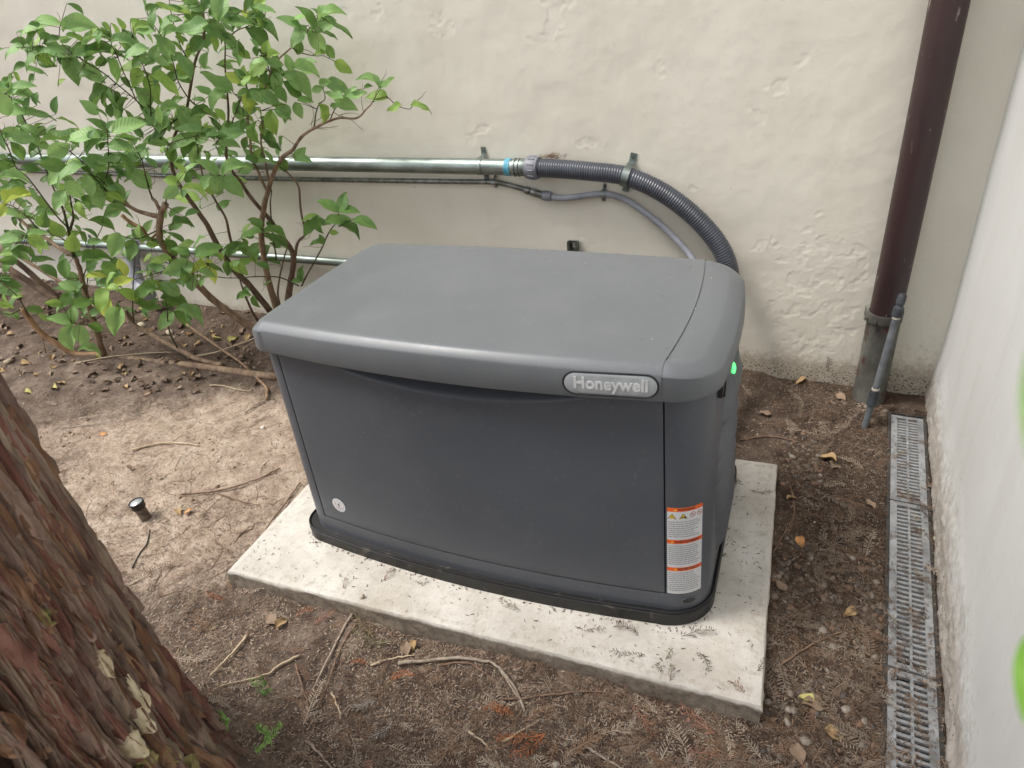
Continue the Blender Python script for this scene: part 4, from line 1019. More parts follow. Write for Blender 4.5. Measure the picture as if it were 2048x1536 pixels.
STEMS_B = [  # sprawling low shrub left of the generator
    ('limb', M_STEM, [(560, 772, 1.02), (492, 757, 1.02), (410, 741, 1.02), (328, 730, 1.01), (273, 722, 1.0), (219, 718, .99), (205, 700, .98), (190, 650, .96), (172, 592, .94), (164, 558, .93), (157, 532, .92), (148, 514, .92), (118, 495, .92), (88, 474, .93), (55, 452, .95), (20, 420, .97)], 11, 4),
    ('limb', M_STEM, [(452, 752, 1.05), (427, 736, 1.06), (390, 716, 1.07), (355, 698, 1.08), (300, 668, 1.10), (268, 648, 1.10), (250, 620, 1.10)], 8, 5),
    ('limb', M_STUMP, [(215, 724, 1.0), (160, 714, .96), (120, 692, .93), (85, 668, .91), (62, 642, .90), (45, 616, .89)], 8, 6.5),
    ('limb', M_STEM, [(530, 672, 1.22), (515, 662, 1.2), (480, 640, 1.17), (440, 610, 1.13), (395, 570, 1.08), (370, 545, 1.05), (345, 515, 1.01), (325, 490, .98), (318, 460, .97), (322, 430, .96), (331, 408, .96)], 10, 8),
    ('branch', M_STEM, [(320, 434, .96), (292, 427, .95), (264, 416, .94), (247, 404, .93)], 7, 4),
    ('branch', M_STUMP, [(318, 462, .97), (300, 478, .96), (285, 458, .95), (262, 445, .94), (243, 430, .93)], 3, 5),
    ('branch', M_STEM, [(324, 428, .96), (312, 405, .95), (304, 396, .95)], 5, 4),
    ('branch', M_TWIG, [(304, 396, .95), (296, 370, .93), (290, 345, .92), (284, 320, .92)], 2.4, 1.3),
    ('branch', M_TWIG, [(262, 416, .94), (232, 400, .92), (205, 372, .9), (180, 345, .88), (160, 320, .87), (140, 303, .86)], 2.6, 1.3),
    ('branch', M_TWIG, [(205, 372, .9), (216, 340, .88), (217, 300, .87), (214, 265, .87)], 2, 1.2),
    ('branch', M_TWIG, [(330, 410, .96), (338, 385, .92), (352, 365, .88), (362, 378, .86)], 2, 1.2),
    ('branch', M_TWIG, [(232, 400, .92), (222, 382, .9), (200, 358, .88), (184, 350, .86)], 2, 1.2),
    ('branch', M_TWIG, [(148, 514, .92), (138, 470, .91), (130, 430, .90), (122, 412, .9)], 5, 2.4),
    ('branch', M_TWIG, [(140, 460, .91), (146, 440, .90), (144, 415, .90), (140, 395, .88), (138, 365, .87)], 4, 1.4),
    ('branch', M_TWIG, [(135, 455, .90), (108, 425, .90), (58, 358, .90), (34, 338, .90), (18, 300, .9), (3, 268, .9), (-5, 240, .9)], 2.6, 1.3),
    ('branch', M_TWIG, [(72, 285, 1.0), (45, 232, 1.0), (28, 203, 1.0), (12, 188, 1.0)], 2.2, 1.2),
    ('branch', M_TWIG, [(130, 425, .92), (96, 350, .96), (80, 305, .98), (72, 285, 1.0)], 2.4, 1.6),
    ('branch', M_TWIG, [(372, 225, 1.2), (318, 262, 1.1), (302, 238, 1.08), (272, 200, 1.06), (245, 178, 1.05), (215, 152, 1.04), (189, 135, 1.03), (147, 110, 1.02), (122, 107, 1.02), (79, 99, 1.02), (48, 94, 1.02)], 2.4, 1.0),
    ('branch', M_TWIG, [(147, 110, 1.02), (122, 84, 1.02), (119, 62, 1.02), (122, 46, 1.02)], 1.4, .9),
    ('branch', M_TWIG, [(272, 200, 1.06), (235, 115, 1.04), (222, 86, 1.03), (219, 72, 1.03)], 1.6, .9),
    ('branch', M_TWIG, [(302, 238, 1.08), (300, 180, 1.08), (290, 140, 1.08), (275, 110, 1.08), (265, 75, 1.08)], 1.8, 1),
    ('branch', M_TWIG, [(88, 474, .93), (60, 440, .93), (30, 415, .94), (10, 408, .94)], 2.6, 1.4),
    ('branch', M_TWIG, [(148, 514, .92), (128, 480, .9), (100, 470, .89), (62, 474, .88), (48, 470, .88)], 2, 1),
    ('branch', M_TWIG, [(172, 592, .94), (175, 560, .90), (172, 553, .88)], 2, 1.2),
    ('branch', M_TWIG, [(176, 600, .94), (205, 590, .89), (232, 580, .86), (248, 555, .86)], 2, 1.1),
    ('branch', M_TWIG, [(345, 515, 1.0), (335, 535, .94), (318, 545, .92), (270, 558, .90), (236, 568, .88)], 1.8, 1.1),
    ('branch', M_TWIG, [(318, 545, .92), (355, 535, .92), (395, 542, .94), (416, 532, .95)], 1.8, 1),
    ('branch', M_TWIG, [(355, 697, 1.08), (338, 660, 1.03), (334, 620, .98), (325, 572, .95), (322, 560, .95)], 2, 1.2),
    ('branch', M_TWIG, [(190, 650, .96), (160, 648, .92), (143, 646, .90)], 2, 1.2),
    ('branch', M_TWIG, [(190, 640, .96), (215, 625, .93), (238, 612, .9)], 2, 1.2),
    ('branch', M_TWIG, [(268, 648, 1.10), (265, 600, 1.02), (268, 545, .98), (272, 480, .95)], 2, 1.2),
    ('branch', M_TWIG, [(318, 460, .97), (295, 470, .93), (272, 478, .91), (240, 470, .9), (222, 455, .9)], 2, 1),
    ('branch', M_TWIG, [(164, 558, .93), (180, 520, .91), (188, 490, .90), (205, 452, .9)], 1.8, 1),
    ('stem', M_STEMD, [(122, 600, 1.36), (60, 546, 1.33), (25, 517, 1.31), (-20, 492, 1.3)], 8, 6),
    ('stem', M_STEMD, [(118, 604, 1.30), (70, 572, 1.28), (22, 540, 1.25), (-20, 522, 1.25)], 9, 7),
    ('stem', M_STEM, [(140, 575, 1.32), (90, 545, 1.30), (50, 520, 1.28), (10, 498, 1.27), (-20, 480, 1.27)], 5, 4),
    ('root', M_ROOT, [(562, 880, .86), (548, 822, .93), (514, 768, 1.02), (465, 713, 1.12), (410, 676, 1.2), (372, 647, 1.25)], 4, 3),
    ('branch', M_TWIG, [(45, 616, .89), (20, 628, .9), (-10, 620, .9)], 3, 2),
    ('branch', M_TWIG, [(62, 642, .9), (40, 600, .88), (15, 575, .88), (-5, 560, .88)], 2, 1.2),
    ('branch', M_ROOT, [(110, 775, .86), (100, 730, .92), (90, 700, .92), (82, 672, .93), (60, 645, .93)], 2.2, 1.2),
]
LEAVES = """
96 40 46 165 .25 0;79 55 80 188 .2 0;153 50 60 16 .5 0;107 78 28 190 .45 1;131 80 22 20 .6 0;66 77 32 75 .3 1;25 98 44 195 .3 0;60 95 30 10 .35 0;115 100 68 160 .35 0;160 97 40 40 .3 1;165 105 40 20 .5 0;58 118 42 215 .25 1;146 140 54 -85 .62 0;190 150 48 -45 .7 0;200 102 72 25 .25 1;188 74 58 175 .2 0;211 66 24 135 .5 1;245 80 46 5 .35 0;255 70 30 150 .4 1;270 100 52 190 .35 0;110 120 14 -110 .4 1;120 121 14 -90 .5 1;125 112 18 0 .6 2;203 125 28 200 .6 1;232 140 48 -70 .45 1;258 132 46 185 .4 2;274 158 42 -115 .6 2;200 195 56 215 .25 1;210 200 36 -120 .2 1;222 198 42 -90 .25 1;236 200 36 -75 .4 1;243 222 56 -117 .22 0;
16 165 32 70 .35 1;25 182 52 10 .2 0;48 172 42 10 .35 0;42 187 50 5 .4 0;40 203 28 0 .35 0;5 205 50 100 .8 0;75 225 58 5 .3 0;25 222 42 175 .5 0;25 268 44 175 .75 0;47 276 42 -10 .6 0;84 286 46 -25 .45 0;79 263 28 40 .7 0;120 278 64 160 .25 1;118 300 48 -150 .7 0;160 269 68 178 .4 0;197 249 42 140 .4 1;258 252 68 20 .42 0;192 279 54 200 .4 0;250 272 46 15 .2 1;242 292 46 0 .5 0;205 291 20 -140 .5 1;35 300 36 -60 .6 1;5 330 36 0 .7 1;105 330 44 180 .8 1;90 325 42 150 .35 0;137 338 62 200 .3 0;142 322 32 180 .35 2;196 320 42 -5 .5 0;232 318 44 5 .45 0;227 335 60 20 .3 1;253 327 42 -70 .4 1;280 310 52 45 .5 0;278 357 56 -30 .6 0;200 366 54 -55 .55 0;179 372 44 -90 .55 0;231 378 44 -45 .45 0;232 394 36 -25 .4 2;196 397 44 -80 .7 0;176 405 34 -70 .55 1;150 380 44 -50 .7 0;118 400 44 -120 .55 0;110 355 42 -140 .5 0;135 358 32 -20 .5 0;38 394 58 27 .35 3;5 420 32 60 .6 3;10 385 42 60 .4 1;25 352 46 10 .4 0;160 420 34 -80 .5 2;22 376 40 150 .5 0;
303 35 40 80 .4 1;290 62 38 180 .4 0;335 48 50 40 .25 0;345 62 40 25 .4 0;357 77 26 -80 .4 2;347 24 62 172 .15 2;388 60 62 200 .4 0;434 60 50 -35 .8 0;433 86 30 -90 .5 2;459 80 34 -60 .7 0;467 42 76 -5 .3 0;395 32 38 -105 .6 1;386 10 42 140 .5 1;416 8 40 50 .5 1;440 14 54 70 .6 0;465 22 40 20 .5 1;505 12 40 100 .4 1;520 8 36 60 .5 2;492 28 26 150 .5 3;528 18 44 -10 .3 0;516 35 46 5 .4 0;526 55 58 -18 .35 0;516 72 50 -35 .6 1;478 96 28 -40 .5 1;330 93 50 -55 .6 0;396 86 40 -140 .6 1;382 104 32 -140 .5 2;327 125 52 188 .35 0;368 130 48 -45 .5 0;338 166 62 -32 .4 2;307 178 58 -85 .5 2;287 196 46 -60 .6 0;292 122 28 -20 .6 0;432 168 64 155 .4 0;436 194 54 205 .35 0;467 155 34 150 .6 3;492 158 30 60 .4 2;497 207 40 -95 .85 3;487 186 26 190 .6 0;512 192 30 -40 .6 0;534 101 34 85 .55 2;546 108 28 35 .5 2;515 127 40 180 .25 0;519 139 44 215 .45 2;551 126 32 -15 .7 0;528 155 28 -90 .7 1;552 166 42 -115 .6 0;529 178 30 -80 .7 2;538 196 44 -20 .6 0;562 188 36 -60 .6 1;
601 30 56 175 .25 0;578 44 50 150 .35 0;617 37 48 100 .4 1;634 26 22 100 .35 1;660 27 52 25 .25 0;655 35 34 15 .4 1;648 52 48 30 .55 0;671 52 74 -28 .12 1;597 73 52 228 .45 0;632 80 48 -50 .75 0;661 68 28 -10 .3 1;598 94 30 -110 .7 1;577 125 34 105 .55 0;610 125 44 10 .3 0;613 140 50 -10 .5 0;593 164 64 -25 .5 0;587 182 48 -45 .45 1;612 201 32 0 .4 1;571 226 34 -100 .8 0;597 221 32 -70 .7 0;645 227 38 -75 .5 2;660 104 30 -60 .7 1;685 135 38 -35 .6 2;640 106 26 20 .4 2;650 165 24 10 .6 0;635 178 24 200 .7 0;676 177 48 -15 .55 0;707 178 16 30 .5 0;668 194 36 170 .4 0;692 207 46 -20 .6 0;712 193 46 0 .4 0;742 159 44 142 .3 0;775 169 38 25 .35 0;752 190 46 170 .5 2;790 217 30 210 .45 2;845 211 44 -5 .32 2;735 173 16 30 .5 1;672 213 22 0 .45 1;
302 233 40 -80 .7 0;316 246 36 -100 .5 0;326 249 34 -120 .6 0;340 214 42 25 .45 0;272 246 36 200 .7 0;380 245 64 112 .6 0;407 224 48 10 .4 1;376 258 50 170 .35 0;407 276 36 30 .5 0;464 268 56 12 .4 0;452 288 50 5 .35 0;476 222 36 110 .7 0;458 251 18 190 .7 1;487 250 24 -110 .6 1;508 267 44 -100 .5 1;544 242 44 -92 .6 2;525 260 24 -80 .6 2;566 228 34 -30 .6 0;539 289 44 -45 .35 1;315 284 50 165 .45 0;363 285 60 200 .4 0;345 308 36 -120 .6 1;376 297 42 -150 .5 1;394 312 46 -122 .55 0;417 334 50 138 .4 0;466 334 58 35 .4 0;488 338 36 200 .6 0;503 311 34 130 .6 0;539 321 56 5 .2 0;434 373 46 -90 .75 0;468 373 54 -42 .6 0;411 366 38 230 .5 0;345 362 32 160 .6 2;341 385 36 215 .7 0;390 378 46 -5 .3 2;373 395 48 170 .5 2;565 330 32 -70 .6 1;600 308 34 50 .6 0;608 318 30 -10 .5 0;
655 410 46 143 .45 1;686 404 42 72 .55 1;698 421 42 0 .4 1;677 440 52 5 .4 1;730 446 50 -17 .4 1;700 456 44 -15 .4 1;621 436 40 185 .25 2;617 455 36 -125 .6 1;638 449 36 -85 .5 1;647 447 28 -20 .5 1;668 465 18 0 .8 2;643 478 20 110 .6 1;632 487 24 178 .4 1;604 546 28 95 .5 1;595 562 22 175 .45 1;499 464 46 185 .35 1;510 446 32 140 .55 1;552 464 48 -5 .35 1;553 482 52 -25 .3 1;509 503 38 -110 .5 1;470 498 42 50 .5 1;417 500 58 25 .45 1;485 500 20 0 .5 1;478 536 40 -35 .55 2;455 536 30 -90 .8 1;397 538 40 195 .4 3;426 549 36 -65 .55 3;420 522 16 0 .5 3;404 563 20 -120 .5 1;486 592 30 190 .5 1;510 602 24 -80 .5 1;
284 471 40 -30 .7 0;266 500 44 -100 .55 1;305 490 22 0 .6 2;345 496 38 -60 .5 1;362 500 36 150 .5 1;357 536 58 200 .7 0;370 552 32 -70 .7 1;320 520 42 190 .4 2;340 577 44 -35 .6 0;350 602 52 -15 .55 1;381 625 56 -15 .42 0;332 641 46 -125 .55 0;362 636 34 -50 .5 1;290 586 50 200 .5 1;294 615 46 -20 .4 1;300 535 46 220 .25 2;356 422 38 35 .35 1;366 446 40 5 .35 1;
110 457 42 130 .6 2;145 486 42 -100 .9 2;146 466 28 20 .5 2;77 487 42 -40 .6 2;75 466 38 5 .4 0;24 477 58 190 .4 0;52 503 42 -15 .3 1;15 521 32 180 .7 1;10 536 28 -120 .5 1;130 538 40 90 .55 1;182 532 34 -110 .5 1;194 549 40 10 .35 3;244 535 36 105 .65 3;246 562 38 20 .5 3;200 602 56 -120 .5 2;214 616 40 -110 .6 3;256 589 42 -25 .5 2;225 576 28 150 .5 2;135 571 34 160 .6 0;130 601 38 -130 .6 1;105 606 28 180 .7 2;10 613 28 0 .5 2;15 581 42 180 .5 1;122 639 46 165 .5 0;147 628 32 100 .6 0;138 673 54 -105 .55 0;164 671 46 -75 .6 0;232 641 56 -105 .6 0;192 656 30 -20 .6 1;178 697 38 5 .4 0;165 606 42 20 .5 1;36 425 66 0 .3 0;86 441 38 -110 .75 1;96 426 42 10 .4 0;236 418 46 10 .3 0;206 446 48 -15 .4 1;230 491 52 -110 .75 0;190 483 28 20 .5 0;193 516 52 15 .45 1;221 541 42 -60 .7 1
"""
LV = [tuple(float(q) for q in l.split()) for l in LEAVES.replace('\n', '').split(';') if l.strip()]

shrubA = empty('shrub', on_z(556, 640, -.03), 0, 'tall leafy green shrub against the wall behind the left end of the generator', 'shrub')
shrubB = empty('shrub', on_z(205, 722, -.05), 0, 'sprawling pruned green shrub with bare limbs at the left edge', 'shrub')
samples = []
for S_, root in ((STEMS_A, shrubA), (STEMS_B, shrubB)):
    o0 = np.array(root.location)
    for nm, mt, pts, r0, r1 in S_:
        p3 = sp3(pts)
        if root is shrubB and (pts[0][1] > 700 or nm == 'root'):
            p3 = [np.array([q[0], q[1], max(q[2], float(gz(q[0], q[1], False)) + .004)]) for q in p3]
        c_ = spline(p3, 5)
        jit = leaf_rng.uniform(.0006, .0016)
        c_ = [q + np.array([math.sin(i * 1.3 + jit * 900), math.cos(i * .9 + jit * 500), math.sin(i * .7)]) * jit * (.6 if r0 < 3 else 1) * (0 if i in (0, len(c_) - 1) else 1) for i, q in enumerate(c_)]
        n_ = len(c_)
        rad = [.76 * px_r(q, r0 + (r1 - r0) * (i / (n_ - 1)) ** .8) * leaf_rng.uniform(.93, 1.07) for i, q in enumerate(c_)]
        MB().tube([q - o0 for q in c_], rad, 9 if r0 > 3 else 6).build(nm, mt, root, True)
        if mt is M_TWIG or r0 < 5:
            for q in c_: samples.append((q, root))
        elif r1 < 3:
            for q in c_[len(c_) // 2:]: samples.append((q, root))
SP = np.array([q for q, _ in samples])
dS = SP - CAM; wS = dS @ AX_F
SPX = np.stack([1024 + F_PX * (dS @ AX_R) / wS, 768 - F_PX * (dS @ AX_U) / wS], -1)
pet = {id(shrubA): MB(), id(shrubB): MB()}
cnt = {id(shrubA): 0, id(shrubB): 0}
def put_leaf(px, py, ln, ang, wr, tone, dy=0.0, extra=None):
    a = R(ang); bx, by = px - math.cos(a) * ln / 2, py + math.sin(a) * ln / 2
    dd = np.hypot(SPX[:, 0] - bx, SPX[:, 1] - by); k = int(np.argmin(dd + 60 * (SP[:, 1] - SP[:, 1].min())))if extra else int(np.argmin(dd))
    anchor, root = samples[k]
    y = anchor[1] + leaf_rng.gauss(0, .03) - .02 + dy
    y = min(y, float(wall_y(anchor[0])) - .03)
    P = on_y(px, py, y)
    while P[2] < float(gz(P[0], P[1], False)) + .03: y -= .03; P = on_y(px, py, y)
    d = P - CAM; dist = d @ AX_F; v = d / np.linalg.norm(d)
    r_ = AX_R - v * (AX_R @ v); r_ /= np.linalg.norm(r_); u_ = np.cross(r_, v)
    tdir = math.cos(a) * r_ + math.sin(a) * u_
    op = leaf_rng.uniform(-.35, .30)
    L = 1.02 * ln * dist / F_PX
    t3 = tdir + (-v) * op; sc = L * np.linalg.norm(t3); t3 /= np.linalg.norm(t3)
    n0 = -v - t3 * (-v @ t3); n0 /= np.linalg.norm(n0)
    phi = math.acos(max(.1, min(1, wr / .62)))
    b0 = np.cross(n0, t3)
    n1 = n0 * math.cos(phi) + b0 * math.sin(phi); n2 = n0 * math.cos(phi) - b0 * math.sin(phi)
    nn_ = n1 if n1[2] > n2[2] else n2
    if nn_[2] < -.3: nn_ = -nn_
    bb = np.cross(nn_, t3)
    M_ = Matrix(((t3[0], bb[0], nn_[0], P[0] - root.location[0]), (t3[1], bb[1], nn_[1], P[1] - root.location[1]), (t3[2], bb[2], nn_[2], P[2] - root.location[2]), (0, 0, 0, 1)))
    return root, M_ @ Matrix.Scale(sc, 4), P - t3 * sc * .5, anchor
for (px, py, ln, ang, wr, tone) in LV:
    root, M_, base, anchor = put_leaf(px, py, ln, ang, wr, tone)
    o = obj('leaf', LEAF_ME[(int(tone), leaf_rng.randrange(7))], root); o.matrix_basis = M_
    cnt[id(root)] += 1
    mid = (base + np.array(anchor)) / 2 + np.array([0, 0, .004])
    pet[id(root)].tube([np.array(q) - np.array(root.location) for q in (base, mid, anchor)], [.0009, .0011, .0014], 5)
# bare dead twiglets
for root in (shrubA, shrubB):
    mb = MB(); own = [q for q, r_ in samples if r_ is root]
    for i in range(60):
        q = np.array(leaf_rng.choice(own)); d = np.array([leaf_rng.gauss(0, 1), leaf_rng.gauss(0, .5), leaf_rng.gauss(.3, .8)]); d /= np.linalg.norm(d); pts = [q]
        for k in range(5):
            d = d + np.array([leaf_rng.gauss(0, .3), leaf_rng.gauss(0, .3), leaf_rng.gauss(0, .3)]); d /= np.linalg.norm(d); pts.append(pts[-1] + d * leaf_rng.uniform(.012, .03))
        if min(p_[2] for p_ in pts) < .0 or max(p_[1] - float(wall_y(p_[0])) for p_ in pts) > -.02: continue
        mb.tube([p_ - np.array(root.location) for p_ in pts], [.0013, .0012, .0011, .0010, .0008, .0006], 4)
    tag(mb.build('dead_twiglets', M_STEMD, root, True), kind='stuff')
# inner foliage too dense to pick apart
fill = {id(shrubA): [], id(shrubB): []}
for i in range(800):
    l = leaf_rng.choice(LV)
    px, py = l[0] + leaf_rng.gauss(0, 24), l[1] + leaf_rng.gauss(0, 22)
    if px > 560 or py > 640 or py < 0: continue
    tone = leaf_rng.choice((1, 1, 0, 0, 2))
    root, M_, base, anchor = put_leaf(px, py, leaf_rng.uniform(18, 38), leaf_rng.uniform(0, 360), leaf_rng.uniform(.15, .6), tone, .05)
    fill[id(root)].append((tone, M_)); pet[id(root)].tube([np.array(q) - np.array(root.location) for q in (base, anchor)], [.0009, .0013], 5)
for root in (shrubA, shrubB):
    tag(pet[id(root)].build('petioles', M_TWIG, root, True), kind='stuff')
    mb = MB()
    for tone, M_ in fill[id(root)]:
        me = LEAF_ME[(tone, leaf_rng.randrange(4))]
        mb.add([tuple(M_ @ v.co) for v in me.vertices], [tuple(p.vertices) for p in me.polygons], tone)
    tag(mb.build('inner_foliage', LEAFM, root, True), kind='stuff')
print('leaves', list(cnt.values()), len(LV))
# ------------------------------------------------------------------ redwood trunk
t = NT('redwood_bark'); P0 = t.coord((1, 1, .13)); P1 = t.coord((1, 1, .6))
a = t.attr('col'); sp = t.n('ShaderNodeSeparateColor'); t.l(a.outputs['Color'], sp.inputs[0])
n1 = t.noise(P0, 26, 7, .65); n2 = t.noise(P0, 90, 5, .7); n3 = t.noise(P1, 6, 5, .6); n4 = t.noise(t.coord((1, 1, .5)), 13, 6, .6, .8)
c = t.ramp(n1, [(.25, lin(82, 67, 61)), (.5, lin(140, 118, 107)), (.75, lin(192, 172, 156))])
c = t.mix(t.ramp(n3, [(.45, (0, 0, 0)), (.62, (1, 1, 1))]), c, t.ramp(n1, [(.25, lin(90, 54, 48)), (.7, lin(150, 102, 90))]))
c = t.mix(t.math('MULTIPLY', t.ramp(n4, [(.58, (0, 0, 0)), (.68, (1, 1, 1))]), .6), c, lin(178, 168, 146))
c = t.mix(t.math('MULTIPLY', sp.outputs[0], .75), c, lin(66, 44, 36))
c = t.mix(t.math('MULTIPLY', t.ramp(n2, [(.6, (0, 0, 0)), (.75, (1, 1, 1))]), .4), c, lin(176, 150, 124))
t.set(c, .85, 0, .25); b1 = t.bump(n2, .9, .008); t.bump(n1, .8, .014, b1)
M_BARK = t.m
def trunk_r(z): return (.365 + .06 * np.exp(-(np.asarray(z) + .06) / .40)) + .06 * np.exp(-(np.asarray(z) + .1) / .07)
def trunk_disp(th, z):
    sl = th + .10 * z + .035 * fbm(z * 2.2, th * 2, 103, 3)
    f1 = fbm(sl * 10, z * .7, 101, 3); f2 = fbm(sl * 26, z * 1.4, 105, 3); f3 = fbm(sl * 75, z * 5, 111, 3); f4 = fbm(sl * 22, z * 3.0, 115, 4)
    ridge = 1 - np.abs(f1) * 2.8; ridge2 = 1 - np.abs(f2) * 2.4
    fur = sstep(.70, .98, ridge); fur2 = sstep(.72, 1, ridge2)
    return .016 - .036 * fur - .011 * fur2 + .010 * f4 + .005 * f3 + .012 * f2, np.clip(.8 * fur + .45 * fur2, 0, 1)
def wrap(fn, th, z):
    # seamless round the trunk
    w = sstep(-math.pi, -math.pi + .5, th); a_, b_ = fn(th, z); c_, d_ = fn(th + 2 * math.pi, z)
    return a_ * w + c_ * (1 - w), b_ * w + d_ * (1 - w)
th0 = np.concatenate([np.linspace(-math.pi, -1.2, 90, endpoint=False), np.linspace(-1.2, 2.2, 520, endpoint=False), np.linspace(2.2, math.pi, 45)])
zz = np.concatenate([np.linspace(-.2, 1.15, 300), np.linspace(1.17, 2.6, 60)])
TH, ZZ = np.meshgrid(th0, zz)
dsp, fur = wrap(trunk_disp, TH, ZZ)
RR = trunk_r(ZZ) + dsp + .02 * np.cos(TH * 3 + .6) * np.exp(-(ZZ + .06) / .3)
P_ = np.stack([RR * np.cos(TH), RR * np.sin(TH), ZZ], -1)
me = grid_mesh('trunk', P_, M_BARK)
at = me.color_attributes.new('col', 'FLOAT_COLOR', 'POINT'); c4 = np.ones((TH.size, 4), np.float32); c4[:, 0] = fur.ravel(); at.data.foreach_set('color', c4.ravel())
tree = empty('redwood_tree', (TRUNK[0], TRUNK[1], 0), 0, 'thick redwood trunk with peeling red brown bark in the lower left corner', 'tree')
obj('trunk', me, tree)
def on_trunk(px, py):
    d = ray(px, py); o = CAM - np.array([TRUNK[0], TRUNK[1], 0])
    s = .3
    for _ in range(400):
        q = o + d * s
        r_ = math.hypot(q[0], q[1]); th = math.atan2(q[1], q[0])
        h = float(trunk_r(q[2]) + wrap(trunk_disp, np.array(th), np.array(q[2]))[0])
        if r_ <= h + .002: break
        s += max(.0015, (r_ - h) * .4)
        if s > 3: return None
    return th, q[2]
fl_rng = random.Random(9)
def flake(th, z, hl, hw, mat, lift=.004, curl=.010, nm='bark_flake', slant=0):
    n = 16; mb = MB(); rings = []
    ph = [fl_rng.uniform(.68, 1.18) for _ in range(n)]
    ph = [(ph[i - 1] + 2 * ph[i] + ph[(i + 1) % n]) / 4 for i in range(n)]
    def P(u_, v_, e):
        zz_ = z + v_; tt = th + (u_ + slant * v_) / .4
        r_ = float(trunk_r(zz_) + wrap(trunk_disp, np.array(tt), np.array(zz_))[0] * .45 + .008) + e
        return (r_ * math.cos(tt), r_ * math.sin(tt), zz_)
    for k, e in ((0.95, -.004), (1.0, lift + curl * .3), (.86, lift + .002), (.5, lift + .003), (.12, lift + .003)):
        rings.append([P(hw * k * ph[i] * math.cos(2 * math.pi * i / n), hl * k * ph[i] * math.sin(2 * math.pi * i / n), e + (curl * fl_rng.uniform(-.2, .6) if k == 1.0 else 0)) for i in range(n)])
    mb.loft(rings, True, False, True)
    return mb.build(nm, mat, tree, True, 50)
M_F1 = mat_var('pale_inner_bark', lin(196, 180, 148), lin(228, 216, 186), 30, .8, 0, .5, 80, .004, .2, lo=.3, hi=.6)
M_F2 = mat_var('lichen_bark', lin(112, 106, 70), lin(164, 154, 104), 40, .9, 0, .5, 90, .004, .2, lo=.3, hi=.65)
M_F3 = mat_var('tan_bark', lin(128, 96, 76), lin(176, 144, 116), 24, .85, 0, .5, 80, .005, .2, stretch=(1, 1, .4))
M_F4 = mat_var('brown_bark', lin(116, 96, 86), lin(168, 144, 129), 30, .85, 0, .6, 70, .006, .2, stretch=(1, 1, .35))
M_F6 = mat_var('grey_bark', lin(128, 112, 98), lin(176, 158, 138), 30, .85, 0, .6, 70, .006, .2, stretch=(1, 1, .35))
M_F5 = mat_var('red_bark', lin(112, 78, 68), lin(154, 114, 101), 30, .85, 0, .6, 70, .006, .2, stretch=(1, 1, .35))
for (px, py, hl, hw, mt) in [(207, 1330, .028, .014, M_F1), (262, 1395, .045, .011, M_F1), (290, 1440, .032, .012, M_F1), (30, 1472, .035, .02, M_F3), (72, 1503, .013, .010, M_F3),
                             (322, 1245, .040, .009, M_F2), (338, 1296, .030, .012, M_F2), (393, 1345, .022, .008, M_F2), (343, 1506, .022, .014, M_F2), (465, 1425, .012, .006, M_F2), (300, 1515, .02, .016, M_F2), (380, 1530, .02, .014, M_F2),
                             (65, 945, .030, .010, M_F3), (108, 1045, .022, .010, M_F3), (150, 1230, .05, .018, M_F4), (120, 1160, .03, .012, M_F3), (262, 1490, .028, .011, M_F1), (60, 1175, .03, .012, M_F3), (95, 1235, .016, .010, M_F2), (40, 1035, .04, .012, M_F4),
                             (185, 1110, .04, .010, M_F4), (240, 1180, .035, .012, M_F4), (285, 1330, .05, .012, M_F4), (30, 1300, .05, .018, M_F5), (75, 1340, .05, .014, M_F5), (130, 1420, .05, .016, M_F5), (180, 1480, .04, .014, M_F4), (60, 900, .05, .012, M_F5), (140, 1005, .04, .010, M_F4)]:
    q = on_trunk(px, py)
    if q: flake(q[0], q[1], hl * 1.15, hw * 1.2, mt, .006 if mt is M_F1 else .003)
for i in range(45):
    q = on_trunk(fl_rng.uniform(0, 470), fl_rng.uniform(850, 1530))
    if q: flake(q[0], q[1], fl_rng.uniform(.03, .11), fl_rng.uniform(.004, .011), fl_rng.choice((M_F4, M_F4, M_F4, M_F5, M_F6)), .001, .007, slant=fl_rng.uniform(-.1, .1))

for i in range(190):
    q = on_trunk(fl_rng.uniform(0, 480), fl_rng.uniform(800, 1530))
    if q: flake(q[0], q[1], fl_rng.uniform(.07, .22), fl_rng.uniform(.002, .0055), fl_rng.choice((M_F4, M_F4, M_F5, M_F6, M_F3)), .002, .012, 'bark_strip', slant=fl_rng.uniform(-.12, .12))
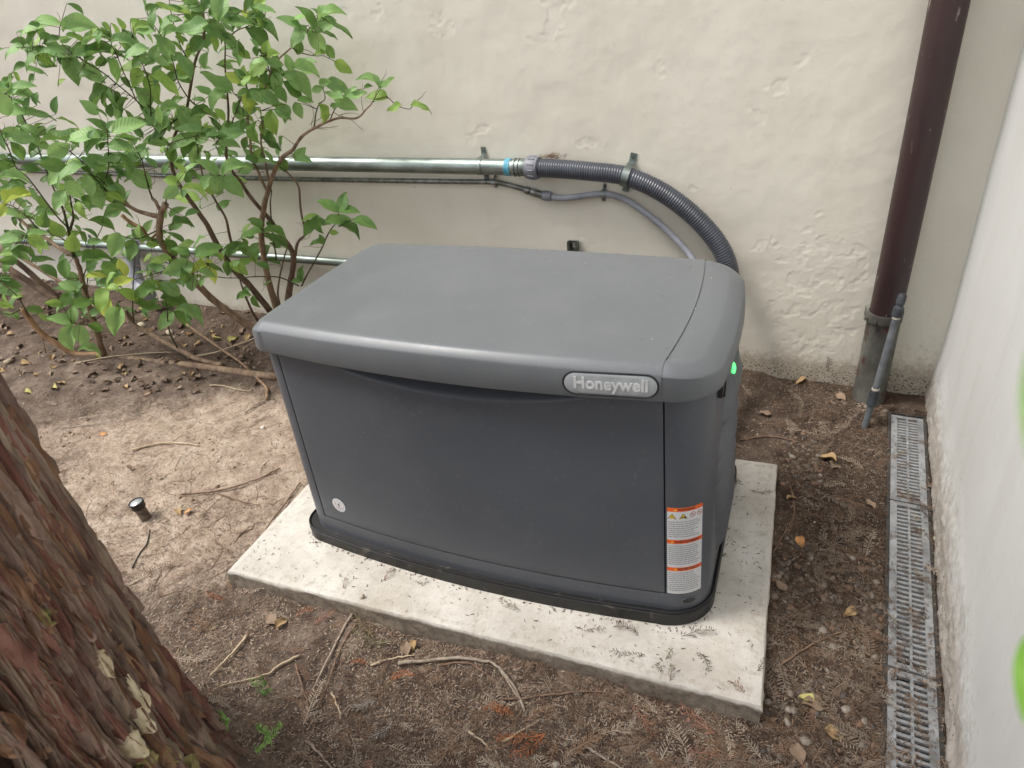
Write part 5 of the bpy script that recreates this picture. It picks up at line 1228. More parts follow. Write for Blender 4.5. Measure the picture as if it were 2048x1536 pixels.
# ------------------------------------------------------------------ litter
lr = random.Random(21)
def attr_mat(name, rough=.8, var=.5):
    t = NT(name); a = t.attr('col'); P0 = t.coord()
    c = t.mix(t.math('MULTIPLY', t.noise(P0, 120, 3), var), a.outputs['Color'], (0.02, .015, .01, 1))
    t.set(c, rough, 0, .25); return t.m
M_LIT = attr_mat('dry_needles')
M_PEB = attr_mat('pebbles', .7, .3)
TONES = [lin(142, 122, 105), lin(168, 148, 129), lin(116, 94, 79), lin(192, 176, 157), lin(94, 74, 62), lin(154, 124, 100)]
ORANGE = lin(190, 116, 74); PINK = lin(176, 124, 104); GREYW = lin(186, 184, 182); OLIVE = lin(122, 108, 78)
def spray_geom(L, n, nl, seed):
    """flat conifer sprig: a curved stalk with two ranks of blade-like needles; quads only"""
    q = random.Random(seed); V = []; Q = []
    cv = q.uniform(-.5, .5)
    def ax(s): return np.array([s * L, cv * L * s * s * .5, .003 * math.sin(s * 5 + seed)])
    N = 6
    for i in range(N):
        a_, b_ = ax(i / N), ax((i + 1) / N); w = .0009 * (1.2 - .8 * i / N)
        k = len(V); V += [a_ + [0, -w, 0.0008], b_ + [0, -w, .0008], b_ + [0, w, .0008], a_ + [0, w, .0008]]; Q.append((k, k + 1, k + 2, k + 3))
    for i in range(n):
        s = .06 + .94 * i / (n - 1); p = ax(s)
        for sg in (-1, 1):
            if q.random() < .08: continue
            ln = nl * (math.sin(math.pi * (.12 + .80 * s)) ** .6) * q.uniform(.8, 1.1)
            ang = R(q.uniform(42, 66)) * sg; d = np.array([math.cos(ang), math.sin(ang), q.uniform(-.15, .25)])
            e = np.array([-d[1], d[0], 0]); e /= np.linalg.norm(e); w = .0011
            k = len(V); m_ = p + d * ln * .55 + np.array([0, 0, q.uniform(0, .0015)])
            V += [p, m_ + e * w, p + d * ln, m_ - e * w]; Q.append((k, k + 1, k + 2, k + 3))
    return np.array(V, float), np.array(Q, int)
SPR = [spray_geom(L, n, nl, i) for i, (L, n, nl) in enumerate([(.075, 12, .019), (.095, 15, .020), (.06, 10, .015), (.085, 14, .017), (.11, 18, .019), (.05, 9, .015)])]
SPR_ME = {}
def spray_me(k, tone, tn):
    if (k, tn) not in SPR_ME:
        V, Q = SPR[k]; cc = np.tile(np.array(tone[:3]), (len(V), 1)) * np.random.default_rng(k).uniform(.75, 1.2, (len(V), 1))
        SPR_ME[(k, tn)] = np_mesh('needle_sprig', V, Q, M_LIT, False, cc)
    return SPR_ME[(k, tn)]
def in_pad(x, y, mrg=0.0):
    u, v = pad_uv(x, y); return (-mrg < u < PW + mrg) and (-mrg < v < PD + mrg)
def free_ground(x, y):
    if in_pad(x, y, .006): return False
    if math.hypot(x - TRUNK[0], y - TRUNK[1]) < .44: return False
    if y > float(wall_y(x)) - .02 or x > float(side_x(y)) - .02: return False
    return True
def project(p):
    d = np.array(p) - CAM; w = d @ AX_F; return 1024 + F_PX * (d @ AX_R) / w, 768 - F_PX * (d @ AX_U) / w, w
def density(x, y):
    if x > 1.48: return 1.0 if y < 1.35 else .7
    if y < .02 and x > .5: return .45 + .55 * float(sstep(.6, 1.25, x))
    if y < .1: return .22
    if y > 1.0: return .25
    return .05
def slope_rot(x, y, yaw, tilt=12):
    e = .03; nx_ = -(float(gz(x + e, y)) - float(gz(x - e, y))) / (2 * e); ny_ = -(float(gz(x, y + e)) - float(gz(x, y - e))) / (2 * e)
    n_ = Vector((max(-.4, min(.4, nx_)), max(-.4, min(.4, ny_)), 1)).normalized()
    q = Vector((0, 0, 1)).rotation_difference(n_)
    return q @ (Matrix.Rotation(yaw, 3, 'Z') @ Matrix.Rotation(R(lr.uniform(-tilt, tilt)), 3, 'X') @ Matrix.Rotation(R(lr.uniform(-tilt, tilt * .6)), 3, 'Y')).to_quaternion()
cand = []
while len(cand) < 1700:
    px, py = lr.uniform(0, 1900), lr.uniform(560, 1560)
    p = on_z(px, py, -.06)
    if not (-3 < p[0] < 1.95 and -.7 < p[1] < 1.55) or not free_ground(p[0], p[1]): continue
    if lr.random() > density(p[0], p[1]): continue
    w = p[0] - float(drain_x(p[1], 0))
    if -.005 < w < .112 and lr.random() < .7: continue
    cand.append((float(np.linalg.norm(p - CAM)), p[0], p[1]))
cand.sort()
def ground_z(x, y):
    w = x - float(drain_x(y, 0))
    if -.006 < w < .112 and y < 1.42: return -.0445
    return float(gz(x, y))
TW = ['brown', 'light brown', 'dark brown', 'pale tan', 'blackish brown', 'reddish tan']
def zone(x, y, tn, k):
    sz = 'long' if k in (1, 4) else ('short' if k in (2, 5) else 'middling')
    u, v = pad_uv(x, y)
    if x - float(drain_x(y, 0)) > -.006 and y < 1.42:
        wh = 'caught on the ' + ('far' if y > .88 else ('middle' if y > .266 else 'nearest')) + ' drain grate'; gp = 'needle sprigs on the drain'
    elif u > PW - .02:
        wh = 'in the litter between drain and ' + ('the slab back corner' if y > .6 else ('the slab right edge' if y > .15 else 'the slab front right corner')); gp = 'needle sprigs between slab and drain'
    elif v < .05:
        q = u / PW
        wh = 'before the slab ' + ('left end' if q < .3 else ('middle, by the grey branch' if q < .55 else ('right half' if q < .78 else 'right corner'))) + (', close up' if v > -.12 else ', further out'); gp = 'needle sprigs in front of the slab'
    else:
        wh = 'on the bare soil left of the slab'; gp = 'needle sprigs left of the slab'
    return sz + ' ' + TW[tn] + ' needle sprig ' + wh, gp
for d, x, y in cand[:270]:
    k = lr.randrange(len(SPR)); tn = lr.randrange(len(TONES))
    o = obj('needle_sprig', spray_me(k, TONES[tn], tn)); o.location = (x, y, ground_z(x, y) + lr.uniform(-.001, .008)); o.rotation_mode = 'QUATERNION'
    o.rotation_quaternion = slope_rot(x, y, lr.uniform(0, 6.28)); s_ = lr.uniform(.5, 1.2); o.scale = (s_, s_, s_ * lr.uniform(.8, 1.8))
    lb, gp = zone(x, y, tn, k); tag(o, lb, 'needle sprig', gp)
AV, AQ, AC = [], [], []; base = 0
def push(V, Q, c_):
    global base
    AV.append(V); AQ.append(Q + base); AC.append(c_); base += len(V)
for d, x, y in cand[270:]:
    V, Q = SPR[lr.randrange(len(SPR))]; M3 = np.array(slope_rot(x, y, lr.uniform(0, 6.28)).to_matrix()) * lr.uniform(.4, 1.15)
    push(V @ M3.T + np.array([x, y, ground_z(x, y) + lr.uniform(-.003, .006)]), Q, np.tile(np.array(lr.choice(TONES)[:3]) * lr.uniform(.7, 1.15) * (.72 if x > 1.47 else 1), (len(V), 1)))
# loose needles and chaff
NV = []
nr = np.random.default_rng(5)
cnt_n = 0
P2 = []
while len(P2) < 70000:
    n_ = 20000
    px = nr.uniform(0, 1900, n_); py = nr.uniform(560, 1560, n_)
    d = AX_F + np.outer((px - 1024) / F_PX, AX_R) - np.outer((py - 768) / F_PX, AX_U)
    s_ = (-.06 - CAM[2]) / d[:, 2]; Pn = CAM + d * s_[:, None]
    x, y = Pn[:, 0], Pn[:, 1]
    u, v = pad_uv(x, y)
    ok = ~((u > -.004) & (u < PW + .004) & (v > -.004) & (v < PD + .004)) & (np.hypot(x - TRUNK[0], y - TRUNK[1]) > .44) & (y < wall_y(x) - .01) & (x < side_x(y) - .012) & (x > -3.2) & (s_ > 0)
    den = np.where(x > 1.48, 1, np.where((y < .02) & (x > .4), .55 + .4 * sstep(.6, 1.3, x), np.where(y < .25, .34, np.where(y > .95, .45, .24))))
    w = x - drain_x(y, 0); den = np.where((w > -.005) & (w < .112), den * .12, den)
    clump = .35 + 1.3 * np.clip(fbm(x * 5, y * 5, 131, 3) + .5, 0, 1)
    ok &= nr.random(n_) < den * clump * .8
    P2 += list(Pn[ok, :2])
P2 = np.array(P2[:70000])
zz = gz(P2[:, 0], P2[:, 1]); w = P2[:, 0] - drain_x(P2[:, 1], 0); zz = np.where((w > -.006) & (w < .112) & (P2[:, 1] < 1.42), -.0445, zz)
n_ = len(P2); ya = nr.uniform(0, 6.283, n_); ln = nr.uniform(.005, .017, n_); wd = nr.uniform(.0006, .0013, n_); el = nr.normal(0, .22, n_)
dv = np.stack([np.cos(ya) * np.cos(el), np.sin(ya) * np.cos(el), np.sin(el)], -1); ev = np.stack([-np.sin(ya), np.cos(ya), np.zeros(n_)], -1)
Pc = np.stack([P2[:, 0], P2[:, 1], zz + .0025 + np.abs(np.sin(el)) * ln * .5], -1)
V = np.stack([Pc - dv * ln[:, None] / 2, Pc + ev * wd[:, None], Pc + dv * ln[:, None] / 2, Pc - ev * wd[:, None]], 1).reshape(-1, 3)
tc = np.array([q[:3] for q in TONES])[nr.integers(0, len(TONES), n_)] * nr.uniform(.6, 1.35, (n_, 1)) * np.where(P2[:, 0] > 1.47, .62, 1.0)[:, None]
push(V, np.arange(n_ * 4).reshape(-1, 4), np.repeat(tc, 4, 0))
# bark and leaf fragments
n_ = 4200; kk = nr.integers(0, len(P2), n_); Q2 = P2[kk] + nr.normal(0, .01, (n_, 2)); zz = gz(Q2[:, 0], Q2[:, 1]); w = Q2[:, 0] - drain_x(Q2[:, 1], 0)
okm = ~((w > -.01) & (w < .115)); u, v = pad_uv(Q2[:, 0], Q2[:, 1]); okm &= ~((u > -.006) & (u < PW + .006) & (v > -.006) & (v < PD + .006)); Q2 = Q2[okm]; zz = zz[okm]; n_ = len(Q2)
ya = nr.uniform(0, 6.283, n_); ln = nr.uniform(.003, .010, n_); wd = ln * nr.uniform(.25, .8, n_); tl = nr.normal(0, .35, (n_, 2))
dv = np.stack([np.cos(ya), np.sin(ya), tl[:, 0]], -1); ev = np.stack([-np.sin(ya), np.cos(ya), tl[:, 1]], -1); Pc = np.stack([Q2[:, 0], Q2[:, 1], zz + .003], -1)
V = np.stack([Pc - dv * ln[:, None] * .5, Pc + ev * wd[:, None] * nr.uniform(.2, .6, (n_, 1)), Pc + dv * ln[:, None] * nr.uniform(.3, .6, (n_, 1)), Pc - ev * wd[:, None] * nr.uniform(.2, .6, (n_, 1))], 1).reshape(-1, 3)
tc = np.array([q[:3] for q in TONES + [lin(120, 76, 56), lin(70, 54, 44)]])[nr.integers(0, len(TONES) + 2, n_)] * nr.uniform(.6, 1.2, (n_, 1))
push(V, np.arange(n_ * 4).reshape(-1, 4), np.repeat(tc, 4, 0))
o = obj('needle_litter', np_mesh('needle_litter', np.concatenate(AV), np.concatenate(AQ), M_LIT, False, np.concatenate(AC)))
tag(o, 'brown carpet of fallen needles and chaff over the soil', 'litter', kind='stuff')
# gravel
def pebble_set(n, region, smin, smax, seed, name, label, cols):
    q = np.random.default_rng(seed); V0, Q0 = [], []
    for i in range(4):
        for j in range(6):
            a, b = math.pi * i / 3, 2 * math.pi * j / 6; V0.append((math.sin(a) * math.cos(b), math.sin(a) * math.sin(b), math.cos(a)))
    V0 = np.array(V0); Q0 = np.array([(i * 6 + j, i * 6 + (j + 1) % 6, (i + 1) * 6 + (j + 1) % 6, (i + 1) * 6 + j) for i in range(3) for j in range(6)])
    Vs, Qs, Cs = [], [], []; k = 0
    while k < n:
        x, y = q.uniform(region[0], region[1]), q.uniform(region[2], region[3])
        if not free_ground(x, y): continue
        wdr = x - float(drain_x(y, 0))
        if -.01 < wdr < .115: continue
        if vnoise(x * 4, y * 4, 77) < .42: continue
        s_ = smin + (smax - smin) * q.random() ** 2.2
        sc = np.array([s_ * q.uniform(.8, 1.3), s_ * q.uniform(.7, 1.1), s_ * q.uniform(.45, .7)])
        jit = V0 * (1 + q.uniform(-.18, .18, (24, 1))); a = q.uniform(0, 6.28); c_, s2 = math.cos(a), math.sin(a)
        W = jit * sc; W = np.stack([c_ * W[:, 0] - s2 * W[:, 1], s2 * W[:, 0] + c_ * W[:, 1], W[:, 2]], -1) + np.array([x, y, float(gz(x, y)) + sc[2] * .22])
        Vs.append(W); Qs.append(Q0 + 24 * k); Cs.append(np.tile(np.array(cols[q.integers(len(cols))][:3]) * q.uniform(.75, 1.15), (24, 1))); k += 1
    o = obj(name, np_mesh(name, np.concatenate(Vs), np.concatenate(Qs), M_PEB, True, np.concatenate(Cs)))
    tag(o, label, 'gravel', kind='stuff')
PC = [lin(126, 114, 102), lin(156, 146, 134), lin(108, 92, 78), lin(136, 110, 92), lin(96, 88, 82)]
pebble_set(760, (1.48, 1.83, -.1, 1.42), .004, .013, 3, 'gravel', 'small rounded stones in the litter between pad and drain', PC)
pebble_set(420, (-2.6, 0.2, .1, 1.45), .0025, .010, 4, 'soil_crumbs', 'small stones and crumbs on the soil left of the pad', [lin(170, 150, 126), lin(140, 116, 94), lin(190, 176, 156)])

# single stones and broken pieces that stand out
def stone(px, py, s, colr, label, cat='stone', name='stone', zb=None, flat=.6):
    p = on_z(px, py, -.055); z = float(gz(p[0], p[1])) if zb is None else zb
    mb = MB(); bm = bmesh.new(); bmesh.ops.create_icosphere(bm, subdivisions=1 if name == 'brick_fragment' else 2, radius=1)
    q = random.Random(int(px * 7 + py))
    for v in bm.verts:
        k = 1 + .25 * (vnoise(v.co.x * 1.7 + px, v.co.y * 1.7 + v.co.z * 2.1, 33) - .5) * 2
        v.co = Vector((v.co.x * s * k * q.uniform(.97, 1.03), v.co.y * s * .8 * k, v.co.z * s * flat * k))
    me = bpy.data.meshes.new(name); bm.to_mesh(me); bm.free(); me.materials.append(mat_var('stone_' + name, tuple(c * .75 for c in colr[:3]) + (1,), colr, 60, .85, 0, .4, 120, .002))
    for pl_ in me.polygons: pl_.use_smooth = name != 'brick_fragment'
    o = obj(name, me); o.location = (p[0], p[1], z + s * flat * .45); o.rotation_euler = (0, 0, q.uniform(0, 6))
    return tag(o, label, cat)
stone(1108, 1520, .013, lin(192, 186, 170), 'pale oval stone at the bottom edge in front of the pad')
stone(738, 1532, .016, lin(128, 80, 66), 'broken red brick fragment at the bottom edge of the photo', 'brick piece', 'brick_fragment', None, .32)
stone(1873, 1080, .012, lin(170, 168, 150), 'small pale snail-sized stone wedged between drain and side wall')
stone(1680, 1085, .013, lin(14, 14, 15), 'black round plug in the litter right of the pad', 'plug', 'black_plug')
stone(530, 868, .012, lin(206, 200, 188), 'white pebble on the soil beside the generator left corner')
stone(288, 670, .030, lin(196, 184, 160), 'pale stone under the shrub leaves by the wall')
stone(30, 745, .022, lin(168, 150, 128), 'tan stone at the left edge below the pruned stump')
stone(60, 590, .035, lin(150, 122, 98), 'brown lump of earth at the left against the wall foot', 'clod', 'soil_clod')
stone(345, 680, .025, lin(176, 164, 142), 'grey stone lying behind the low shrub limb')
stone(305, 1400, .010, lin(190, 170, 140), 'tan chip of bark on the soil by the trunk')
# dry broad leaves
M_DRY = [mat_var('dry_leaf_a', lin(140, 112, 78), lin(176, 150, 108), 30, .8), mat_var('dry_leaf_b', lin(112, 92, 76), lin(146, 126, 106), 30, .8), mat_var('dry_leaf_c', lin(160, 152, 84), lin(186, 180, 116), 30, .7), mat_var('dry_leaf_d', lin(186, 130, 78), lin(208, 156, 100), 30, .75)]
DRY_ME = []
for k in range(4):
    q = MB(); P_ = leaf_geom(k % 3, (.9, .5, 1.1, .7)[k], (.7, .4, .9, .5)[k], 2.0); q.grid(P_); DRY_ME.append(mesh_data('dry_leaf', q.v, q.f, M_DRY[k], True))
DRY = [(60, 745, .05, 0), (115, 790, .05, 2), (30, 690, .045, 0), (250, 750, .05, 0), (65, 800, .04, 2), (130, 740, .05, 1), (385, 1040, .03, 3), (545, 1245, .05, 1), (566, 1250, .045, 0), (1650, 920, .07, 0), (1668, 935, .06, 1), (1600, 1090, .04, 3), (1628, 1410, .06, 1), (1668, 1470, .05, 0), (1610, 1400, .04, 2),
       (295, 640, .06, 2), (400, 700, .05, 0), (470, 690, .06, 2), (440, 690, .045, 2), (500, 690, .05, 0), (220, 605, .05, 2), (205, 735, .045, 2), (330, 640, .05, 1), (365, 1040, .035, 0), (270, 955, .035, 1), (215, 885, .03, 3), (810, 1290, .045, 1), (825, 1285, .03, 0), (1560, 1180, .045, 1), (1700, 1230, .04, 0), (1595, 1500, .05, 1), (1740, 1010, .04, 1), (1585, 1000, .04, 0), (1530, 830, .05, 1), (1600, 770, .05, 0), (1680, 800, .05, 1)]
for i, (px, py, s_, k) in enumerate(DRY):
    p = on_z(px, py, -.055)
    if not free_ground(p[0], p[1]): continue
    o = obj('fallen_leaf', DRY_ME[k]); o.location = (p[0], p[1], ground_z(p[0], p[1]) + .010); o.rotation_mode = 'QUATERNION'; o.rotation_quaternion = slope_rot(p[0], p[1], lr.uniform(0, 6.28), 22); o.scale = (s_, s_, s_)
    nm_ = ('tan curled', 'grey brown', 'yellowish green', 'orange')[k]
    if px > 1400: tag(o, nm_ + ' fallen leaf in the litter ' + ('behind the slab back corner' if py < 900 else ('level with the far grate' if py < 1000 else ('level with the middle grate' if py < 1330 else 'by the slab front right corner'))), 'leaf', nm_ + ' fallen leaves right of the pad')
    elif py > 850: tag(o, nm_ + ' fallen leaf on the soil ' + ('under the slab front edge' if py > 1200 else ('right of the garden light' if px > 300 else 'above the garden light')), 'leaf', nm_ + ' fallen leaves front left')
    else: tag(o, nm_ + ' fallen leaf under the shrub ' + ('at the left edge' if px < 100 else ('below the bare limb' if px < 260 else ('near the wall foot' if py < 660 else 'close to the generator corner'))), 'leaf', nm_ + ' fallen leaves under the shrub')
mb = MB()
for i in range(240):
    px, py = lr.uniform(0, 530), lr.uniform(600, 800); p = on_z(px, py, -.05)
    if not free_ground(p[0], p[1]) or p[1] < .72: continue
    k = lr.randrange(4); s_ = lr.uniform(.02, .05); Mx = slope_rot(p[0], p[1], lr.uniform(0, 6.28), 30).to_matrix() * s_
    mb.add([tuple(Mx @ v.co + Vector((p[0], p[1], float(gz(p[0], p[1])) + .007))) for v in DRY_ME[k].vertices], [tuple(q.vertices) for q in DRY_ME[k].polygons], lr.choice((0, 1, 1, 4, 4, 4, 4, 1)))
tag(mb.build('leaf_litter', M_DRY + [mat_var('dry_leaf_e', lin(84, 66, 54), lin(112, 92, 76), 30, .85)], None, True), 'brown leaf litter under the shrub', 'litter', kind='stuff')
# twigs and roots lying about
M_TW = [mat_var('grey_twig', lin(128, 114, 100), lin(168, 154, 138), 60, .8, 0, .3, 150, .002), mat_var('brown_twig', lin(96, 74, 60), lin(134, 108, 88), 60, .8, 0, .3, 150, .002), mat_var('pale_twig', lin(168, 148, 122), lin(196, 178, 152), 60, .8, 0, .3, 150, .002)]
def twig(pts, r, k, label, lift=.004, side=()):
    P = []
    for (px, py) in pts:
        z = -.055
        for _ in range(4):
            p = on_z(px, py, z)
            z = (.004 + r) if in_pad(p[0], p[1]) else float(gz(p[0], p[1])) + r + lift
        P.append(p)
    c_ = spline(P, 6); n_ = len(c_)
    c_ = [q + np.array([lr.gauss(0, .0009), lr.gauss(0, .0009), lr.gauss(0, .0006)]) for q in c_]
    mb = MB(); mb.tube([q - P[0] for q in c_], [r * (1 - .5 * i / n_) * lr.uniform(.88, 1.12) for i in range(n_)], 7)
    o = mb.build('twig', M_TW[k], None, True, None, P[0]); return tag(o, label, 'twig')
T = [([(727, 1191), (700, 1235), (660, 1310), (626, 1378)], .0042, 0, 'long straight grey twig leaning over the front edge of the pad'),
     ([(711, 1248), (680, 1300), (655, 1370), (636, 1415)], .0028, 1, 'thin brown twig beside the long one leaning on the pad'),
     ([(600, 1310), (560, 1330), (532, 1349), (480, 1362), (441, 1372)], .0035, 2, 'pale kinked twig ending by the trunk'),
     ([(493, 1272), (470, 1300), (420, 1352)], .004, 2, 'short pale twig close to the trunk above the kinked one'),
     ([(797, 1325), (850, 1322), (909, 1316), (960, 1320), (992, 1330), (1030, 1375), (1050, 1422)], .0052, 0, 'thick grey branch lying along the foot of the pad'),
     ([(741, 1330), (790, 1316), (832, 1309)], .003, 2, 'short pale twig touching the thick grey branch'),
     ([(880, 1330), (936, 1326), (975, 1350), (1010, 1382)], .0032, 1, 'brown twig crossing below the thick grey branch'),
     ([(591, 1328), (605, 1375), (619, 1419), (636, 1445)], .0026, 1, 'thin upright brown twig left of the long leaning twig'),
     ([(664, 1384), (672, 1405), (682, 1430)], .0028, 2, 'tiny pale twig below the long leaning twig'),
     ([(937, 1462), (960, 1478), (982, 1500)], .003, 2, 'short pale twig near the bottom centre'),
     ([(619, 1485), (640, 1510), (668, 1540)], .0034, 0, 'grey twig leaving the bottom edge left of centre'),
     ([(1000, 1398), (1060, 1395), (1142, 1384), (1200, 1383), (1241, 1393)], .003, 1, 'thin reddish twig curving along the pad foot'),
     ([(1000, 1338), (1030, 1385), (1054, 1428)], .003, 0, 'grey twig pointing down from the thick branch'),
     ([(1170, 1489), (1204, 1514), (1250, 1540)], .0036, 0, 'grey curved twig leaving the bottom edge right of centre'),
     ([(1006, 1483), (1045, 1460), (1082, 1438)], .003, 2, 'pale twig beside the orange sprigs'),
     ([(1581, 972), (1588, 1026), (1572, 1062), (1549, 1100)], .003, 1, 'thin root curving along the right side of the pad'),
     ([(264, 900), (321, 886), (360, 886), (399, 891)], .0042, 2, 'pale root across the bare soil above the garden light'),
     ([(363, 989), (410, 985), (451, 978), (510, 960), (560, 936)], .004, 1, 'brown root running from the garden light to the pad'),
     ([(430, 985), (480, 1002), (520, 1010)], .0026, 1, 'thin root tip branching right of the garden light'),
     ([(600, 965), (575, 1000), (530, 1060)], .003, 1, 'dark root along the left edge of the pad'),
     ([(375, 715), (430, 705), (500, 680), (515, 672)], .005, 2, 'pale dead stick under the low shrub limbs'),
     ([(150, 727), (230, 712), (300, 706), (345, 704)], .004, 2, 'thin pale dry stem behind the low shrub limb'),
     ([(420, 770), (450, 772), (480, 780), (500, 782)], .003, 2, 'pale rootlet below the shrub limb'),
     ([(490, 825), (520, 805), (545, 795)], .003, 0, 'small grey twig at the generator left corner'),
     ([(1790, 1310), (1830, 1260), (1850, 1220)], .0026, 1, 'thin bent stalk lying across the middle drain grate'),
     ([(1800, 1540), (1850, 1518), (1890, 1490)], .0040, 0, 'grey twig over the nearest drain grate at the bottom edge'),
     ([(1480, 880), (1540, 872), (1600, 884)], .003, 1, 'brown twig in the litter behind the pad corner'),
     ([(1560, 1330), (1620, 1290), (1690, 1260)], .003, 1, 'long brown stalk in the litter right of the pad'),
     ([(125, 855), (180, 850), (240, 838)], .0026, 0, 'thin grey twig on the soil beside the trunk')]
for a in T: twig(*a)
# fine rootlets on the bare soil
mb = MB()
for i in range(150):
    px, py = lr.uniform(60, 620), lr.uniform(800, 1260); p = on_z(px, py, -.045)
    if not free_ground(p[0], p[1]): continue
    a = lr.uniform(0, 6.28); pts = []; x, y = p[0], p[1]
    for k in range(7):
        pts.append((x, y, float(gz(x, y)) + .0015)); a += lr.gauss(0, .35); x += math.cos(a) * .014; y += math.sin(a) * .014
    mb.tube(pts, .0008, 4)
tag(mb.build('rootlets', M_TW[1], None, True), 'fine rootlets on the bare soil', 'roots', kind='stuff')

# sprigs that stand out
def big_sprig(px, py, L, yaw, colr, label, k=1, z=None, mult=1):
    V, Q = SPR[k]; cc = np.tile(np.array(colr[:3]), (len(V), 1)) * np.random.default_rng(int(px)).uniform(.8, 1.15, (len(V), 1))
    s_ = L / {0: .075, 1: .095, 2: .06, 3: .085, 4: .11, 5: .05}[k]
    me = np_mesh('needle_sprig', V, Q, M_LIT, False, cc); o = obj('needle_sprig', me)
    zz_ = -.055 if z is None else z
    for _ in range(3):
        p = on_z(px, py, zz_); zz_ = (float(gz(p[0], p[1])) + .014 if z is None else z)
    o.location = p; o.rotation_mode = 'QUATERNION'; o.rotation_quaternion = slope_rot(p[0], p[1], R(yaw), 8) if z is None else Matrix.Rotation(R(yaw), 3, 'Z').to_quaternion(); o.scale = (s_, s_, s_ * 2.6)
    return tag(o, label, 'needle sprig')
for a in [(1088, 1466, .085, 215, ORANGE, 'bright orange sprig near the bottom centre, left of the pair', 4), (1090, 1470, .075, 240, ORANGE, 'bright orange sprig near the bottom centre, right of the pair', 3), (965, 1420, .05, 30, ORANGE, 'orange sprig with the branch end near bottom centre', 1), (975, 1408, .05, -10, lin(196, 130, 84), 'light orange sprig just above the orange pair', 0),
          (1258, 1398, .08, -35, PINK, 'pinkish brown sprig touching the pad foot at right of centre', 4), (735, 1330, .035, 180, ORANGE, 'small orange sprig left of the thick grey branch', 0), (830, 1352, .05, 190, lin(196, 120, 76), 'orange sprig below the thick grey branch', 0), (745, 1270, .09, 160, OLIVE, 'olive green sprig under the pad front edge', 4), (780, 1285, .085, 200, lin(130, 128, 96), 'faded green sprig under the pad front edge', 3),
          (785, 1445, .05, 250, GREYW, 'whitish bleached sprig below the twigs near bottom left of centre', 3), (750, 1405, .05, 230, lin(190, 186, 176), 'pale bleached sprig right of the leaning twigs', 1), (410, 1183, .06, 0, lin(170, 106, 80), 'red brown sprig on the soil left of the pad corner', 3), (1470, 1510, .08, 200, PINK, 'pink sprig at the bottom edge right of centre', 4), (1430, 1470, .075, 160, PINK, 'pinkish sprig close below the pad right corner', 1), (630, 1250, .05, 80, PINK, 'pinkish sprig under the pad front left edge', 1), (590, 1235, .05, 60, lin(176, 120, 90), 'reddish sprig under the pad front left edge', 0)]:
    big_sprig(a[0], a[1], a[2] * 1.25, *a[3:])
for a in [(1038, 1222, .05, 170, OLIVE, 'olive sprig on the pad touching the generator base', 1), (1150, 1254, .055, 15, lin(110, 82, 66), 'dark brown sprig on the pad front edge', 3), (1275, 1268, .05, 160, lin(106, 84, 70), 'brown sprig on the pad front right part', 0), (1345, 1302, .05, 240, OLIVE, 'olive sprig on the pad near the front right corner', 2), (1398, 1300, .04, -60, lin(96, 78, 62), 'small dark sprig on the pad near the front right corner', 5), (1290, 1310, .06, 200, lin(120, 104, 92), 'grey brown sprig on the pad below the label', 3),
          (1345, 1275, .075, 35, lin(96, 80, 70), 'thin dark sprig on the pad below the generator corner', 4), (1500, 980, .05, 10, lin(104, 82, 64), 'brown sprig on the pad back right corner', 3), (1485, 965, .045, 190, lin(110, 88, 70), 'second brown sprig on the pad back right corner', 0), (765, 1160, .035, 70, lin(120, 74, 56), 'red brown needle pair on the pad front left', 5), (1340, 1360, .03, 90, OLIVE, 'small olive sprig on the pad front edge at right', 5),
          (830, 1165, .03, 10, lin(108, 88, 72), 'small brown sprig against the skirt on the pad', 2), (685, 1175, .025, 100, lin(128, 92, 72), 'short brown needle bit on the pad front left', 5), (1490, 1385, .03, 150, lin(150, 110, 84), 'tan needle bit at the pad front right corner', 5), (1515, 1340, .03, 60, lin(96, 80, 64), 'dark needle bit near the pad right edge', 5)]:
    big_sprig(a[0], a[1], a[2] * 1.35, a[3], a[4], a[5], a[6], .004)
big_sprig(781, 599, .020, 20, lin(206, 150, 138), 'tiny pink dry needle bit on the lid', 5, .734)
# crumbs on the pad and specks on the lid
mb = MB()
for i in range(420):      # dirt gathered along the skirt
    q_ = lr.choice(plan(.638, -.058, .63, .115, kl=.55)[0]); x, y = GX + q_[0] + lr.gauss(0, .004), GY + q_[1] - abs(lr.gauss(0, .008))
    a = lr.uniform(0, 6.28); mb.box((x, y, .0022), (lr.uniform(.001, .006), lr.uniform(.0006, .002), .0014), 0, Matrix.Rotation(a, 3, 'Z'))
for i in range(760):
    u, v = lr.uniform(.02, PW - .02), lr.uniform(.015, PD - .02); c_, s_ = math.cos(PA), math.sin(PA); x, y = c_ * u - s_ * v, s_ * u + c_ * v
    lx, ly_ = x - GX, y - GY
    if abs(lx) < .64 and -.09 < ly_ < .64: continue
    if v > .12 and u < PW * .5 and lr.random() < .4: continue
    a = lr.uniform(0, 6.28); l_ = lr.choice((.002, .003, .006, .010)); w_ = lr.uniform(.0006, .0013)
    mb.box((x, y, .0024), (l_, w_, .0012), 0, Matrix.Rotation(a, 3, 'Z'))
tag(mb.build('pad_crumbs', mat_var('dark_crumbs', lin(62, 48, 40), lin(112, 90, 74), 40, .9), None, False), 'needle crumbs and dirt specks on the concrete pad', 'debris', kind='stuff')
mb = MB()
for i in range(46):
    lx, ly_ = lr.uniform(-.48, .56), lr.uniform(.03, .5); z = .7305 + .006 * (1 - (lx / SX) ** 2)
    mb.box((GX + lx, GY + ly_, z + .001), (lr.uniform(.001, .003), lr.uniform(.001, .002), .001), lr.choice((0, 0, 1)), Matrix.Rotation(lr.uniform(0, 6), 3, 'Z'))
tag(mb.build('lid_specks', [M_INK, M_WHITE], None, False), 'tiny specks of dirt on the generator lid', 'debris', kind='stuff')
